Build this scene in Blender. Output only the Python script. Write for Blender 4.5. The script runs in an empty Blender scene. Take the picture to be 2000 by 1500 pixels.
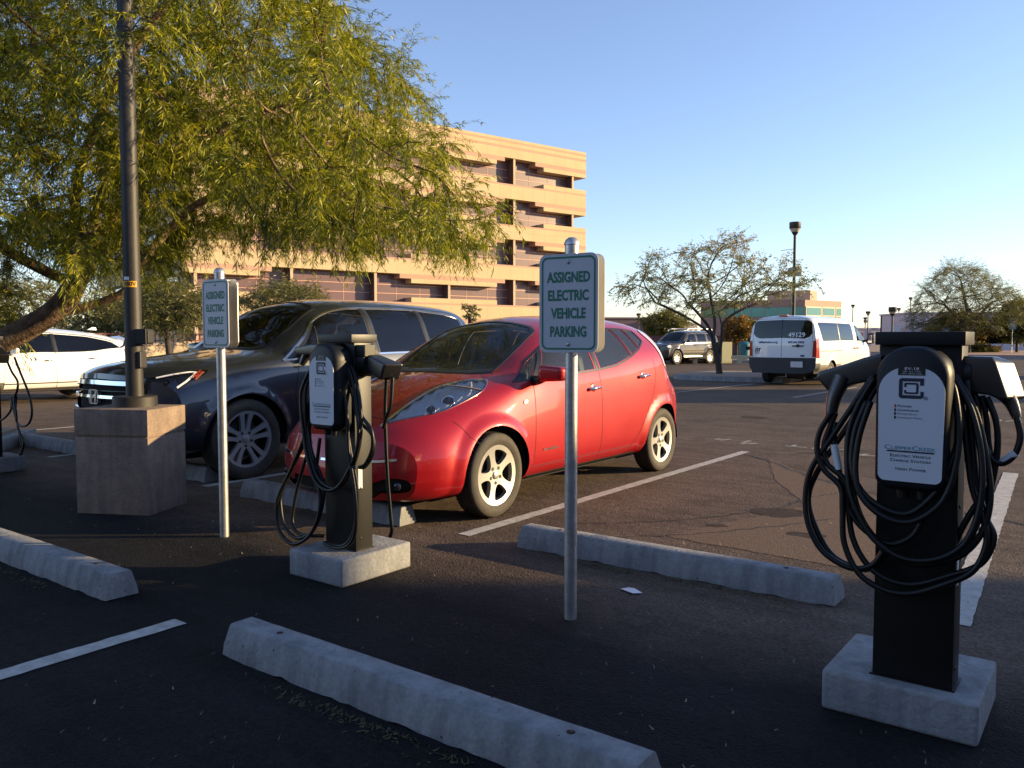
import bpy, bmesh, math, random
import numpy as np
from mathutils import Vector, Matrix
from mathutils.geometry import delaunay_2d_cdt
SC = bpy.context.scene
COL = SC.collection
R = math.radians
# The world is laid out along the parking stalls: +Y runs into the stalls, +X across them.
# ------------------------------------------------------------------ camera
HEAD = 36.87          # the photographer looks 36.87 degrees to the left of +Y
cam = bpy.data.cameras.new('camera'); camo = bpy.data.objects.new('camera', cam); COL.objects.link(camo)
camo.location = (0, 0, 1.335)
camo.rotation_euler = (R(90-3.18), 0, R(HEAD))
cam.lens = 28.8; cam.sensor_width = 36; cam.clip_start = 0.05; cam.clip_end = 3000
SC.camera = camo
# ------------------------------------------------------------------ light
SUN_AZ, SUN_EL = 38.5, 12.0      # azimuth counted from +X towards +Y
sv = Vector((math.cos(R(SUN_EL))*math.cos(R(SUN_AZ)), math.cos(R(SUN_EL))*math.sin(R(SUN_AZ)), math.sin(R(SUN_EL))))
sl = bpy.data.lights.new('sun', 'SUN'); sl.energy = 5.0; sl.angle = R(0.53); sl.color = (1.0, 0.74, 0.38)
so = bpy.data.objects.new('sun', sl); COL.objects.link(so); so.rotation_euler = sv.to_track_quat('Z', 'Y').to_euler()
so.location = (20, 16, 14)
w = bpy.data.worlds.new('World'); SC.world = w; w.use_nodes = True
nt = w.node_tree; bg = nt.nodes['Background']
sky = nt.nodes.new('ShaderNodeTexSky'); sky.sky_type = 'NISHITA'; sky.sun_disc = False
sky.sun_elevation = R(SUN_EL); sky.sun_rotation = R(90-SUN_AZ); sky.air_density = 1.0; sky.dust_density = 0.1; sky.ozone_density = 3.0
wb = nt.nodes.new('ShaderNodeMix'); wb.data_type = 'RGBA'; wb.blend_type = 'MULTIPLY'; wb.inputs[0].default_value = 1; wb.inputs[7].default_value = (1.05, .97, 1.08, 1)   # camera white balance
nt.links.new(sky.outputs[0], wb.inputs[6]); hs_ = nt.nodes.new('ShaderNodeHueSaturation'); hs_.inputs['Saturation'].default_value = .90
nt.links.new(wb.outputs[2], hs_.inputs['Color']); nt.links.new(hs_.outputs[0], bg.inputs[0]); bg.inputs[1].default_value = 0.14
SC.view_settings.view_transform = 'Standard'; SC.view_settings.look = 'None'
SC.view_settings.exposure = 1.0; SC.view_settings.gamma = 1.0
SC.render.engine = 'CYCLES'
SC.cycles.max_bounces = 8; SC.cycles.transparent_max_bounces = 12; SC.cycles.caustics_reflective = False; SC.cycles.caustics_refractive = False

# ------------------------------------------------------------------ materials
MATS = {}
def pm(name, col, rough=0.6, metal=0.0, var=0.0, scale=6.0, col2=None, bump=0.0, bscale=80.0, coat=0.0, detail=6.0, spec=None, crough=0.05):
    if name in MATS: return MATS[name]
    m = bpy.data.materials.new(name); m.use_nodes = True; n = m.node_tree.nodes; l = m.node_tree.links
    b = n['Principled BSDF']; b.inputs['Base Color'].default_value = (*col, 1); b.inputs['Roughness'].default_value = rough
    b.inputs['Metallic'].default_value = metal
    if coat: b.inputs['Coat Weight'].default_value = coat; b.inputs['Coat Roughness'].default_value = crough
    if spec is not None: b.inputs['Specular IOR Level'].default_value = spec
    tc = n.new('ShaderNodeTexCoord')
    if var or col2:
        nz = n.new('ShaderNodeTexNoise'); nz.inputs['Scale'].default_value = scale; nz.inputs['Detail'].default_value = detail; nz.inputs['Roughness'].default_value = .65
        l.new(tc.outputs['Object'], nz.inputs['Vector'])
        cr = n.new('ShaderNodeValToRGB'); cr.color_ramp.elements[0].position = .32; cr.color_ramp.elements[1].position = .70
        c2 = col2 or tuple(min(1, c*(1+var)) for c in col); c1 = col if col2 else tuple(c*(1-var) for c in col)
        cr.color_ramp.elements[0].color = (*c1, 1); cr.color_ramp.elements[1].color = (*c2, 1)
        l.new(nz.outputs['Fac'], cr.inputs['Fac']); l.new(cr.outputs[0], b.inputs['Base Color'])
    if bump:
        nb = n.new('ShaderNodeTexNoise'); nb.inputs['Scale'].default_value = bscale; nb.inputs['Detail'].default_value = 4
        l.new(tc.outputs['Object'], nb.inputs['Vector'])
        bp = n.new('ShaderNodeBump'); bp.inputs['Strength'].default_value = bump; bp.inputs['Distance'].default_value = .01
        l.new(nb.outputs['Fac'], bp.inputs['Height']); l.new(bp.outputs[0], b.inputs['Normal'])
    MATS[name] = m
    return m

def asphalt_mat():
    m = bpy.data.materials.new('asphalt'); m.use_nodes = True; n = m.node_tree.nodes; l = m.node_tree.links
    b = n['Principled BSDF']; b.inputs['Roughness'].default_value = .86; b.inputs['Specular IOR Level'].default_value = .12
    tc = n.new('ShaderNodeTexCoord')
    def noise(s, d=5, r=.6):
        z = n.new('ShaderNodeTexNoise'); z.inputs['Scale'].default_value = s; z.inputs['Detail'].default_value = d; z.inputs['Roughness'].default_value = r
        l.new(tc.outputs['Object'], z.inputs['Vector']); return z
    def ramp(src, p0, c0, p1, c1):
        r = n.new('ShaderNodeValToRGB'); e = r.color_ramp.elements
        e[0].position = p0; e[0].color = (*c0, 1); e[1].position = p1; e[1].color = (*c1, 1); l.new(src, r.inputs['Fac']); return r
    def mix(mode, f, a, bb):
        x = n.new('ShaderNodeMix'); x.data_type = 'RGBA'; x.blend_type = mode
        if isinstance(f, float): x.inputs[0].default_value = f
        else: l.new(f, x.inputs[0])
        for k, v in ((6, a), (7, bb)):
            if isinstance(v, tuple): x.inputs[k].default_value = (*v, 1)
            else: l.new(v, x.inputs[k])
        return x.outputs[2]
    # older brown asphalt in the stalls; a darker tone paints extra shade into the foreground
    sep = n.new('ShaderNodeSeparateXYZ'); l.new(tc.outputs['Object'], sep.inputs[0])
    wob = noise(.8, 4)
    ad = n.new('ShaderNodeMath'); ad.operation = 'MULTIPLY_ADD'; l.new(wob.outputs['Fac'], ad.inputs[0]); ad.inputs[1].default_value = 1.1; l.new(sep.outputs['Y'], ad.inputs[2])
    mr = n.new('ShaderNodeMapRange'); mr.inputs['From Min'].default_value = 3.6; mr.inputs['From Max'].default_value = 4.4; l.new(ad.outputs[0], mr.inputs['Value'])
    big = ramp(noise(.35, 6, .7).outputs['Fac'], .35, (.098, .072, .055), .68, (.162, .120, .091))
    fore_shade = ramp(noise(.9, 6, .7).outputs['Fac'], .3, (.0105, .0102, .0107), .72, (.020, .019, .0195))
    base = mix('MIX', mr.outputs[0], fore_shade.outputs[0], big.outputs[0])
    agg = n.new('ShaderNodeTexVoronoi'); agg.inputs['Scale'].default_value = 95; l.new(tc.outputs['Object'], agg.inputs['Vector'])
    ag = n.new('ShaderNodeSeparateColor'); l.new(agg.outputs['Color'], ag.inputs[0])
    agr = ramp(ag.outputs[0], .2, (.72, .72, .72), 1.0, (1.32, 1.30, 1.27))
    base = mix('MULTIPLY', 1.0, base, agr.outputs[0])
    fine = ramp(noise(26, 8, .8).outputs['Fac'], .3, (.78, .78, .78), .75, (1.18, 1.18, 1.18))
    base = mix('MULTIPLY', .8, base, fine.outputs[0])
    st = ramp(noise(1.7, 8, .72).outputs['Fac'], .30, (.55, .55, .55), .5, (1., 1., 1.))
    base = mix('MULTIPLY', .8, base, st.outputs[0])
    sc = noise(5.5, 3, .5)        # long tyre-direction streaks
    mp = n.new('ShaderNodeMapping'); mp.inputs['Scale'].default_value = (.10, 1.4, 1); l.new(tc.outputs['Object'], mp.inputs[0]); l.new(mp.outputs[0], sc.inputs['Vector'])
    sr = ramp(sc.outputs['Fac'], .35, (.8, .8, .8), .65, (1.12, 1.12, 1.12))
    base = mix('MULTIPLY', .7, base, sr.outputs[0])
    l.new(base, b.inputs['Base Color'])
    bp = n.new('ShaderNodeBump'); bp.inputs['Strength'].default_value = .55; bp.inputs['Distance'].default_value = .006
    l.new(agg.outputs['Distance'], bp.inputs['Height']); 
    bp2 = n.new('ShaderNodeBump'); bp2.inputs['Strength'].default_value = .5; bp2.inputs['Distance'].default_value = .02
    l.new(noise(9, 6, .7).outputs['Fac'], bp2.inputs['Height']); l.new(bp.outputs[0], bp2.inputs['Normal']); l.new(bp2.outputs[0], b.inputs['Normal'])
    return m

def concrete_mat(name, c0, c1, pit=True, scale=7):
    m = pm(name, c0, .88, col2=c1, scale=scale, bump=.5, bscale=45, spec=.2)
    n = m.node_tree.nodes; l = m.node_tree.links; b = n['Principled BSDF']
    src = b.inputs['Base Color'].links[0].from_socket
    tc = next(x for x in n if x.type == 'TEX_COORD')
    def mul(fac_src, p0, v0, p1, v1, prev):
        r = n.new('ShaderNodeValToRGB'); e = r.color_ramp.elements; e[0].position = p0; e[0].color = (v0, v0, v0, 1); e[1].position = p1; e[1].color = (v1, v1, v1, 1)
        l.new(fac_src, r.inputs['Fac'])
        x = n.new('ShaderNodeMix'); x.data_type = 'RGBA'; x.blend_type = 'MULTIPLY'; x.inputs[0].default_value = 1
        l.new(prev, x.inputs[6]); l.new(r.outputs[0], x.inputs[7]); return x.outputs[2]
    # vertical run-off streaks and blotches
    mp = n.new('ShaderNodeMapping'); mp.inputs['Scale'].default_value = (9, 9, 1.2); l.new(tc.outputs['Object'], mp.inputs[0])
    z = n.new('ShaderNodeTexNoise'); z.inputs['Scale'].default_value = 1.6; z.inputs['Detail'].default_value = 6; l.new(mp.outputs[0], z.inputs['Vector'])
    src = mul(z.outputs['Fac'], .3, .78, .62, 1.08, src)
    z2 = n.new('ShaderNodeTexNoise'); z2.inputs['Scale'].default_value = 60; z2.inputs['Detail'].default_value = 5; l.new(tc.outputs['Object'], z2.inputs['Vector'])
    src = mul(z2.outputs['Fac'], .25, .86, .7, 1.1, src)
    if pit:
        v = n.new('ShaderNodeTexVoronoi'); v.inputs['Scale'].default_value = 16; l.new(tc.outputs['Object'], v.inputs['Vector'])
        src = mul(v.outputs['Distance'], .05, .18, .10, 1.0, src)
    l.new(src, b.inputs['Base Color'])
    return m

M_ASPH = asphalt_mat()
M_CONC = concrete_mat('painted_concrete', (.20, .203, .207), (.28, .283, .287))
M_CONC2 = concrete_mat('grey_concrete', (.24, .245, .25), (.32, .32, .33), pit=False)
M_CONCT = concrete_mat('tan_concrete', (.20, .150, .118), (.28, .208, .162))
M_LINE = pm('line_paint', (.52, .50, .46), .8, col2=(.30, .27, .24), scale=14, detail=10, bump=.3, bscale=60)
M_BLACK = pm('black_plastic', (.007, .007, .008), .5, var=.25, scale=20)
M_RUB = pm('black_rubber', (.014, .0135, .013), .55, var=.3, scale=30)
M_STEEL = pm('galvanised_steel', (.50, .50, .50), .42, metal=.85, var=.22, scale=18, bump=.05)
M_POLE = pm('bronze_pole_paint', (.024, .021, .018), .55, var=.3, scale=12, bump=.15, bscale=120)
M_CHROME = pm('chrome', (.75, .75, .76), .12, metal=1.0)
M_WHITE = pm('white_paint', (.78, .78, .78), .4, var=.05)
M_SIGN = pm('reflective_sheeting', (.48, .49, .53), .45, var=.04, scale=3)
M_GREEN = pm('sign_green', (.006, .15, .085), .5)
M_BRONZE = pm('aluminium_back', (.62, .58, .52), .30, metal=.85, var=.1)

# ------------------------------------------------------------------ mesh helpers
class MB:
    def __init__(s): s.v = []; s.f = []
    def add(s, vs, fs):
        o = len(s.v); s.v.extend([tuple(map(float, p)) for p in vs]); s.f.extend([tuple(i+o for i in f) for f in fs]); return s
    def box(s, x0, x1, y0, y1, z0, z1):
        return s.add([(x0,y0,z0),(x1,y0,z0),(x1,y1,z0),(x0,y1,z0),(x0,y0,z1),(x1,y0,z1),(x1,y1,z1),(x0,y1,z1)],
                     [(0,3,2,1),(4,5,6,7),(0,1,5,4),(1,2,6,5),(2,3,7,6),(3,0,4,7)])
    def prism(s, poly, a0, a1, axis='y'):
        """extrude a 2D polygon along an axis; poly in the two other axes (x,z | y,z | x,y)"""
        n = len(poly)
        def P(p, a): return (p[0], a, p[1]) if axis == 'y' else ((a, p[0], p[1]) if axis == 'x' else (p[0], p[1], a))
        vs = [P(p, a0) for p in poly] + [P(p, a1) for p in poly]
        return s.add(vs, [tuple(range(n)), tuple(range(2*n-1, n-1, -1))] + [(i, i+n, (i+1) % n+n, (i+1) % n) for i in range(n)])
    def tube(s, pts, rad, n=10, caps=True):
        P = [Vector(p) for p in pts]; rr = rad if hasattr(rad, '__len__') else [rad]*len(P)
        vs = []; up = None
        for i, p in enumerate(P):
            t = (P[min(i+1, len(P)-1)]-P[max(i-1, 0)]).normalized()
            if up is None: up = t.orthogonal().normalized()
            else:
                up = up - t*up.dot(t); up = up.normalized() if up.length > 1e-6 else t.orthogonal().normalized()
            b = t.cross(up)
            for k in range(n):
                a = 2*math.pi*k/n; vs.append(p + (up*math.cos(a)+b*math.sin(a))*rr[i])
        fs = [(i*n+k, i*n+(k+1) % n, (i+1)*n+(k+1) % n, (i+1)*n+k) for i in range(len(P)-1) for k in range(n)]
        if caps: fs += [tuple(range(n-1, -1, -1)), tuple((len(P)-1)*n+k for k in range(n))]
        return s.add(vs, fs)
    def lathe(s, prof, n=32, axis='z', c=(0, 0, 0), cap=True):
        """prof: list of (r, h)"""
        vs = []
        for r, h in prof:
            for k in range(n):
                a = 2*math.pi*k/n; u, v = r*math.cos(a), r*math.sin(a)
                p = (u, v, h) if axis == 'z' else ((h, u, v) if axis == 'x' else (v, h, u))
                vs.append((p[0]+c[0], p[1]+c[1], p[2]+c[2]))
        fs = [(i*n+k, i*n+(k+1) % n, (i+1)*n+(k+1) % n, (i+1)*n+k) for i in range(len(prof)-1) for k in range(n)]
        if cap:
            if prof[0][0] > 1e-6: fs.append(tuple(range(n-1, -1, -1)))
            if prof[-1][0] > 1e-6: fs.append(tuple((len(prof)-1)*n+k for k in range(n)))
        return s.add(vs, fs)
    def ball(s, c, r, n=16, m=10):
        rx, ry, rz = r if hasattr(r, '__len__') else (r, r, r)
        vs = [(c[0]+rx*math.sin(math.pi*i/m)*math.cos(2*math.pi*k/n), c[1]+ry*math.sin(math.pi*i/m)*math.sin(2*math.pi*k/n), c[2]-rz*math.cos(math.pi*i/m)) for i in range(m+1) for k in range(n)]
        return s.add(vs, [(i*n+k, i*n+(k+1) % n, (i+1)*n+(k+1) % n, (i+1)*n+k) for i in range(m) for k in range(n)])
    def xf(s, M):
        s.v = [tuple(M @ Vector(p)) for p in s.v]; return s

def mk(name, vs, fs, mat, parent=None, smooth=False, loc=None, rotz=None, bevel=0, seg=2, angle=30, sub=0, normals=None):
    me = bpy.data.meshes.new(name); me.from_pydata([tuple(p) for p in vs], [], [tuple(f) for f in fs])
    if bevel or sub:
        bm = bmesh.new(); bm.from_mesh(me); bmesh.ops.remove_doubles(bm, verts=bm.verts, dist=1e-5); bmesh.ops.recalc_face_normals(bm, faces=bm.faces)
        if bevel:
            ed = [e for e in bm.edges if len(e.link_faces) == 2 and e.calc_face_angle(0) > R(angle)]
            bmesh.ops.bevel(bm, geom=ed, offset=bevel, segments=seg, profile=.6, affect='EDGES', clamp_overlap=True)
        bm.to_mesh(me); bm.free()
    else:
        me.validate()
    if mat: me.materials.append(mat)
    if smooth:
        me.polygons.foreach_set('use_smooth', [True]*len(me.polygons))
        if smooth != 'all' and normals is None: me.set_sharp_from_angle(angle=R(40))
    if normals is not None: me.normals_split_custom_set_from_vertices(normals)
    me.update()
    o = bpy.data.objects.new(name, me); COL.objects.link(o)
    if parent is not None: o.parent = parent
    if loc is not None: o.location = loc
    if rotz is not None: o.rotation_euler = (0, 0, rotz)
    return o
def part(name, mb, mat, parent=None, smooth=False, label=None, **k):
    o = mk(name, mb.v, mb.f, mat, parent, smooth, **k)
    if label: o['label'] = label
    return o
def tag(o, label=None, cat=None, group=None, kind=None):
    if label: o['label'] = label
    if cat: o['category'] = cat
    if group: o['group'] = group
    if kind: o['kind'] = kind
    return o
def thing(name, label, cat, loc=(0, 0, 0), rotz=0, group=None):
    o = bpy.data.objects.new(name, None); COL.objects.link(o); o.location = loc; o.rotation_euler = (0, 0, rotz); o.empty_display_size = .2
    return tag(o, label, cat, group)
def copy_tree(o, parent=None):
    c = o.copy(); COL.objects.link(c)
    if parent is not None: c.parent = parent
    for ch in list(o.children): copy_tree(ch, c)
    return c
def struct(name, mb, mat, **k): return tag(part(name, mb, mat, **k), kind='structure')
def Lc(x, y):            # metres right of / ahead of the photographer -> world
    return (.8*x-.6*y, .6*x+.8*y)
def smoothpts(pts, n=8):
    P = [Vector(p) for p in pts]; out = []
    for i in range(len(P)-1):
        p0 = P[max(i-1, 0)]; p1 = P[i]; p2 = P[i+1]; p3 = P[min(i+2, len(P)-1)]
        for k in range(n):
            t = k/n; out.append(.5*((2*p1)+(-p0+p2)*t+(2*p0-5*p1+4*p2-p3)*t*t+(-p0+3*p1-3*p2+p3)*t**3))
    return out+[P[-1]]
def rrect(w, h, r, cx=0, cz=0, n=6, rt=None):
    """rounded rectangle polygon, rt = radius of the top corners"""
    rt = r if rt is None else rt; out = []
    for (sx, sz, rr, a0) in ((1, -1, r, -90), (1, 1, rt, 0), (-1, 1, rt, 90), (-1, -1, r, 180)):
        ccx, ccz = cx+sx*(w/2-rr), cz+sz*(h/2-rr)
        for k in range(n+1):
            a = R(a0+90*k/n); out.append((ccx+rr*math.cos(a), ccz+rr*math.sin(a)))
    return out
def text_mb(items):
    """items: (string, x, z, size, xscale, bold, smallcaps, align) -> flat mesh in the XZ plane facing -Y"""
    mb = MB()
    for it in items:
        s, x, z, size, xs, bold, sc, al = (list(it)+[1.0, 0.0, False, 'CENTER'][len(it)-4:])[:8] if len(it) < 8 else it
        cu = bpy.data.curves.new('lettering', 'FONT'); cu.body = s; cu.size = size; cu.offset = bold; cu.resolution_u = 3
        cu.align_x = al; cu.align_y = 'CENTER'
        if sc:
            cu.small_caps_scale = .78
            for ch, bf in zip(s, cu.body_format): bf.use_small_caps = ch.islower()
        o = bpy.data.objects.new('lettering', cu); COL.objects.link(o)
        dg = bpy.context.evaluated_depsgraph_get(); me = bpy.data.meshes.new_from_object(o.evaluated_get(dg))
        mb.add([(x+p.co.x*xs, 0, z+p.co.y) for p in me.vertices], [tuple(p.vertices) for p in me.polygons])
        bpy.data.objects.remove(o); bpy.data.curves.remove(cu); bpy.data.meshes.remove(me)
    return mb
def shift(mb, dx=0, dy=0, dz=0):
    mb.v = [(p[0]+dx, p[1]+dy, p[2]+dz) for p in mb.v]; return mb

# ------------------------------------------------------------------ ground and markings
M_DIRT = pm('desert_soil', (.20, .135, .095), .95, col2=(.27, .19, .13), scale=.6, bump=.4, bscale=10)
struct('ground', MB().box(-900, 900, -300, 1400, -.6, -.004), M_DIRT)
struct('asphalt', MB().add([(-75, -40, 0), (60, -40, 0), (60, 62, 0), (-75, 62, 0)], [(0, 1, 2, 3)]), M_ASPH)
def line(x0, y0, x1, y1, w=.1, z=.004, worn=True, seed=0):
    d = Vector((x1-x0, y1-y0)).normalized(); nn = Vector((-d.y, d.x)); rng = random.Random(seed); L = math.hypot(x1-x0, y1-y0)
    k = max(2, int(L/.06)) if worn else 1; vs = []; fs = []
    for i in range(k+1):
        p = Vector((x0, y0))+d*(L*i/k); a = w/2+rng.uniform(-.004, .003)*worn; b = w/2+rng.uniform(-.004, .003)*worn
        vs += [(p.x+nn.x*a, p.y+nn.y*a, z), (p.x-nn.x*b, p.y-nn.y*b, z)]
        if i: fs.append((2*i-2, 2*i-1, 2*i+1, 2*i))
    return MB().add(vs, fs)
for i, (x, y0, y1) in enumerate([(-3.56, 4.2, 9.35), (-6.62, 4.2, 9.4), (-9.67, 4.2, 9.4), (-12.7, 4.2, 9.4), (2.2, 4.2, 9.4)]):
    struct('painted_line', line(x, y0, x, y1, .105, seed=i), M_LINE)
struct('painted_line', line(-.60, 4.25, -.88, 9.42, .13, seed=9), M_LINE)
for i, x in enumerate((-3.53, -.48, -6.58)):
    struct('painted_line', line(x, -3.2, x, 2.1, .105, seed=20+i), M_LINE)
M_LINEW = pm('worn_line_paint', (.20, .175, .15), .85, col2=(.40, .36, .32), scale=9, detail=10)
for i, (a, b) in enumerate([((-8.9, 18.6), (-8.75, 23.6)), ((-6.0, 18.6), (-5.9, 23.6)), ((-11.9, 18.6), (-11.75, 24.2)), ((-3.0, 18.6), (-2.9, 23.6)), ((0, 18.6), (0.1, 23.6))]):
    struct('painted_line', line(*a, *b, .11, seed=40+i), M_LINEW)
# worn stall stencils, only fragments of the strokes are left
mb = MB(); rg = random.Random(3)
for (x, y) in [(-4.2, 10.15), (-3.9, 10.05), (-3.3, 10.1), (-2.9, 10.15), (-2.35, 9.85), (-1.95, 9.9), (-1.5, 9.8), (-.35, 9.9), (.1, 9.8), (-2.0, 15.2), (-1.6, 15.3), (-1.1, 15.2), (-.6, 15.3), (-4.0, 15.1)]:
    for k in range(rg.randint(2, 3)):
        a = rg.choice([0, 90, 90, 20, 70]); L = rg.uniform(.1, .3); u = (math.cos(R(a)), math.sin(R(a))); xx, yy = x+rg.uniform(-.12, .12), y+rg.uniform(-.12, .12)
        mb.v_off = 0; mb.add(line(xx, yy, xx+u[0]*L, yy+u[1]*L, .055, z=.0042, seed=k).v, line(xx, yy, xx+u[0]*L, yy+u[1]*L, .055, z=.0042, seed=k).f)
struct('worn_pavement_marking', mb, M_LINEW)
# cracks
M_CRACK = pm('crack_tar', (.012, .011, .010), .8, var=.4, scale=20)
def crack(pts, w, seed):
    rg = random.Random(seed); P = smoothpts([(x, y, .003) for x, y in pts], 14); vs = []; fs = []
    for i, p in enumerate(P):
        ww = w*rg.uniform(.25, 1.3)*(.2+.8*math.sin(math.pi*min(1, max(0, i/(len(P)-1))))**.5); j = Vector((rg.uniform(-.02, .02), rg.uniform(-.02, .02), 0))
        t = (P[min(i+1, len(P)-1)]-P[max(i-1, 0)]).normalized(); nn = Vector((-t.y, t.x, 0)); a = p+j+nn*ww; b = p+j-nn*ww
        vs += [a, b]
        if i: fs.append((2*i-2, 2*i-1, 2*i+1, 2*i))
    return MB().add(vs, fs)
for i, (pts, ww) in enumerate([([(-3.6, 9.1), (-3.2, 8.9), (-2.4, 8.0), (-1.5, 7.3), (-.6, 6.9), (.6, 6.3)], .022), ([(-3.1, 9.4), (-2.6, 10.1), (-2.1, 10.6)], .02),
        ([(-3.2, 4.9), (-2.6, 5.5), (-2.2, 6.3), (-2.0, 7.2), (-1.6, 7.6)], .012), ([(-2.9, 4.6), (-2.3, 5.2), (-1.7, 6.2), (-1.3, 6.9)], .010),
        ([(-4.6, 12.6), (-2, 12.9), (1, 12.6), (4, 12.9)], .012)]):
    struct('asphalt_crack', crack(pts, ww, i), M_CRACK)

def patch(poly, z, col, col2, nm, seed):
    rg = random.Random(seed); P = dens2(poly, .07); P = [(x+rg.uniform(-.012, .012), y+rg.uniform(-.012, .012), z) for x, y in P]
    struct(nm, MB().add(P, [tuple(range(len(P)))]), pm(nm+str(seed), col, .9, col2=col2, scale=30, detail=9, bump=.6, bscale=90, spec=.1))
def dens2(poly, st):
    out = []
    for i in range(len(poly)):
        a, b = Vector(poly[i]), Vector(poly[(i+1) % len(poly)]); k = max(1, int((b-a).length/st)); out += [tuple(a+(b-a)*j/k) for j in range(k)]
    return out
patch([(-3.2, 9.05), (-2.35, 7.95), (-1.5, 7.25), (-.95, 7.05), (-.95, 4.9), (-2.45, 5.0), (-2.0, 6.6), (-2.6, 7.6)], .002, (.125, .088, .062), (.18, .128, .092), 'asphalt_patch', 1)
def blot(x, y, r, seed):
    rg = random.Random(seed); ph = [rg.uniform(0, 6.28) for _ in range(5)]; n = 60; P = []
    for k in range(n):
        a = 2*math.pi*k/n; q = r*(1+sum(.16/(j+1)*math.sin((j+2)*a+ph[j]) for j in range(5))+rg.uniform(-.03, .03)); P.append((x+q*math.cos(a), y+q*.7*math.sin(a), .0025))
    return MB().add(P, [tuple(range(n))])
for i, (x, y, r) in enumerate([(-2.1, 6.2, .22), (-1.7, 5.6, .12), (-2.3, 5.5, .07), (-.2, 7.6, .2), (.9, 8.8, .16), (-5.0, 13.5, .25), (-2.2, 12.2, .15), (-2.2, .4, .2), (-2.5, 1.0, .09)]):
    struct('oil_stain', blot(x, y, r, i), pm('oil_stain_tar', (.040, .031, .025), .9, col2=(.075, .056, .043), scale=12, spec=.08))
# leaf litter: mesquite leaflets and grit lying everywhere
def litter(n, seed, name, mat, zones, smin, smax):
    rg = np.random.default_rng(seed); mb = MB()
    for k in range(n):
        z = zones[rg.integers(len(zones))]; x, y = z[0]+(z[1]-z[0])*rg.random(), z[2]+(z[3]-z[2])*rg.random()
        a = rg.random()*math.pi; L = smin+(smax-smin)*rg.random()**2; wd = L*rg.uniform(.12, .5); c, s = math.cos(a), math.sin(a); h = .005+.012*rg.random()
        mb.add([(x-c*L+s*wd, y-s*L-c*wd, .004), (x+c*L+s*wd*.3, y+s*L-c*wd*.3, h), (x+c*L-s*wd*.3, y+s*L+c*wd*.3, h), (x-c*L-s*wd, y-s*L+c*wd, .005)], [(0, 1, 2, 3)])
    o = part(name, mb, mat); tag(o, kind='stuff'); return o
M_LIT = pm('dry_leaflets', (.20, .16, .09), .8, col2=(.34, .29, .18), scale=3)
litter(1000, 5, 'leaf_litter', M_LIT, [(-5.5, .5, 1.2, 5.2), (-3.5, .6, 1.2, 4), (-3.3, .5, 4.3, 8.5), (-9, -3.6, 2.6, 5.5), (-3.3, -.3, 4.5, 6.2)], .003, .0095)
# moss / debris drifts along the stops
M_MOSS = pm('dry_moss', (.05, .047, .02), .95, col2=(.11, .10, .045), scale=25)
rg = np.random.default_rng(8); mb = MB()
for (x0, x1, y) in [(-2.6, -1.9, 1.92), (-2.3, -1.5, 1.93), (-5.9, -4.6, 1.98), (-2.7, -2.2, 4.1), (-2.0, -1.3, 4.12)]:
    for k in range(140):
        x = x0+(x1-x0)*rg.random(); yy = y-abs(rg.normal(0, .035)); a = rg.random()*6.28; L = rg.uniform(.005, .018); c, s = math.cos(a)*L, math.sin(a)*L
        mb.add([(x-c, yy-s, .003), (x+s*.4, yy-c*.4, .004), (x+c, yy+s, .012*rg.random()+.004)], [(0, 1, 2)])
tag(part('moss', mb, M_MOSS), kind='stuff')
tag(part('paper_scrap', MB().add([(-.06, -.02, .006), (.05, -.035, .012), (.065, .02, .008), (.01, .015, .02), (-.05, .03, .007)], [(0, 1, 3), (1, 2, 3), (0, 3, 4)]), M_WHITE, loc=(-2.05, 3.78, 0), rotz=-.3),
    'crumpled white paper scrap lying on dark asphalt behind a wheel stop', 'paper')

# ------------------------------------------------------------------ wheel stops
def stop_mb(L, seed, chips=0):
    rg = random.Random(seed); n = 40; prof = [(-.087, 0), (-.083, .05), (-.058, .128), (-.05, .134), (.05, .134), (.058, .128), (.083, .05), (.087, 0)]
    vs = []
    for i in range(n+1):
        x = -L/2+L*i/n; e = 0
        for j, (y, z) in enumerate(prof):
            dz = 0
            if i in (0, n) and z > .1: e = .012*(1 if i == 0 else -1)
            jj = rg.uniform(-.0015, .0015); yy = y+jj
            if chips and i >= n-3 and rg.random() < .5: yy *= rg.uniform(.86, 1); dz = -rg.uniform(0, .015)*(z > .03)
            gap = .0055*max(0, math.sin(i*.9+seed)+.6*math.sin(i*2.3+seed*2)+rg.uniform(-.2, .5)) if z == 0 else 0      # uneven, chipped lower edge
            vs.append((x+e*(z > .1), yy, max(0, z+dz*(z > 0))+gap))
    m = len(prof); fs = [(i*m+j, (i+1)*m+j, (i+1)*m+j+1, i*m+j+1) for i in range(n) for j in range(m-1)]
    fs += [tuple(range(m)), tuple(n*m+j for j in range(m-1, -1, -1))]
    return MB().add(vs, fs)
M_HOLE = pm('dark_hole', (.01, .01, .01), .9)
def wheel_stop(x0, x1, y, label, seed=0, chips=0, mat=None, grp='concrete wheel stops at the heads of the stalls'):
    t = thing('wheel_stop', label, 'wheel stop', ((x0+x1)/2, y, 0), 0, grp)
    L = x1-x0
    part('stop_block', stop_mb(L, seed, chips), mat or M_CONC, t, smooth=True)
    for s in (-1, 1):
        ah = part('anchor_hole', MB().lathe([(.0, .1355), (.014, .1358)], 12, c=(s*(L/2-.27), 0, 0), cap=False), M_HOLE, t)
        part('anchor_pin', MB().lathe([(.0075, .130), (.0075, .1385), (0, .139)], 8, c=(s*(L/2-.27)+.002, .001, 0)), pm('rusty_steel', (.10, .04, .02), .8, var=.3, scale=60), ah)
    return t
wheel_stop(-3.0, -1.05, 2.06, 'pale concrete wheel stop running across the foreground in front of the near sign post', 1)
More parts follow.
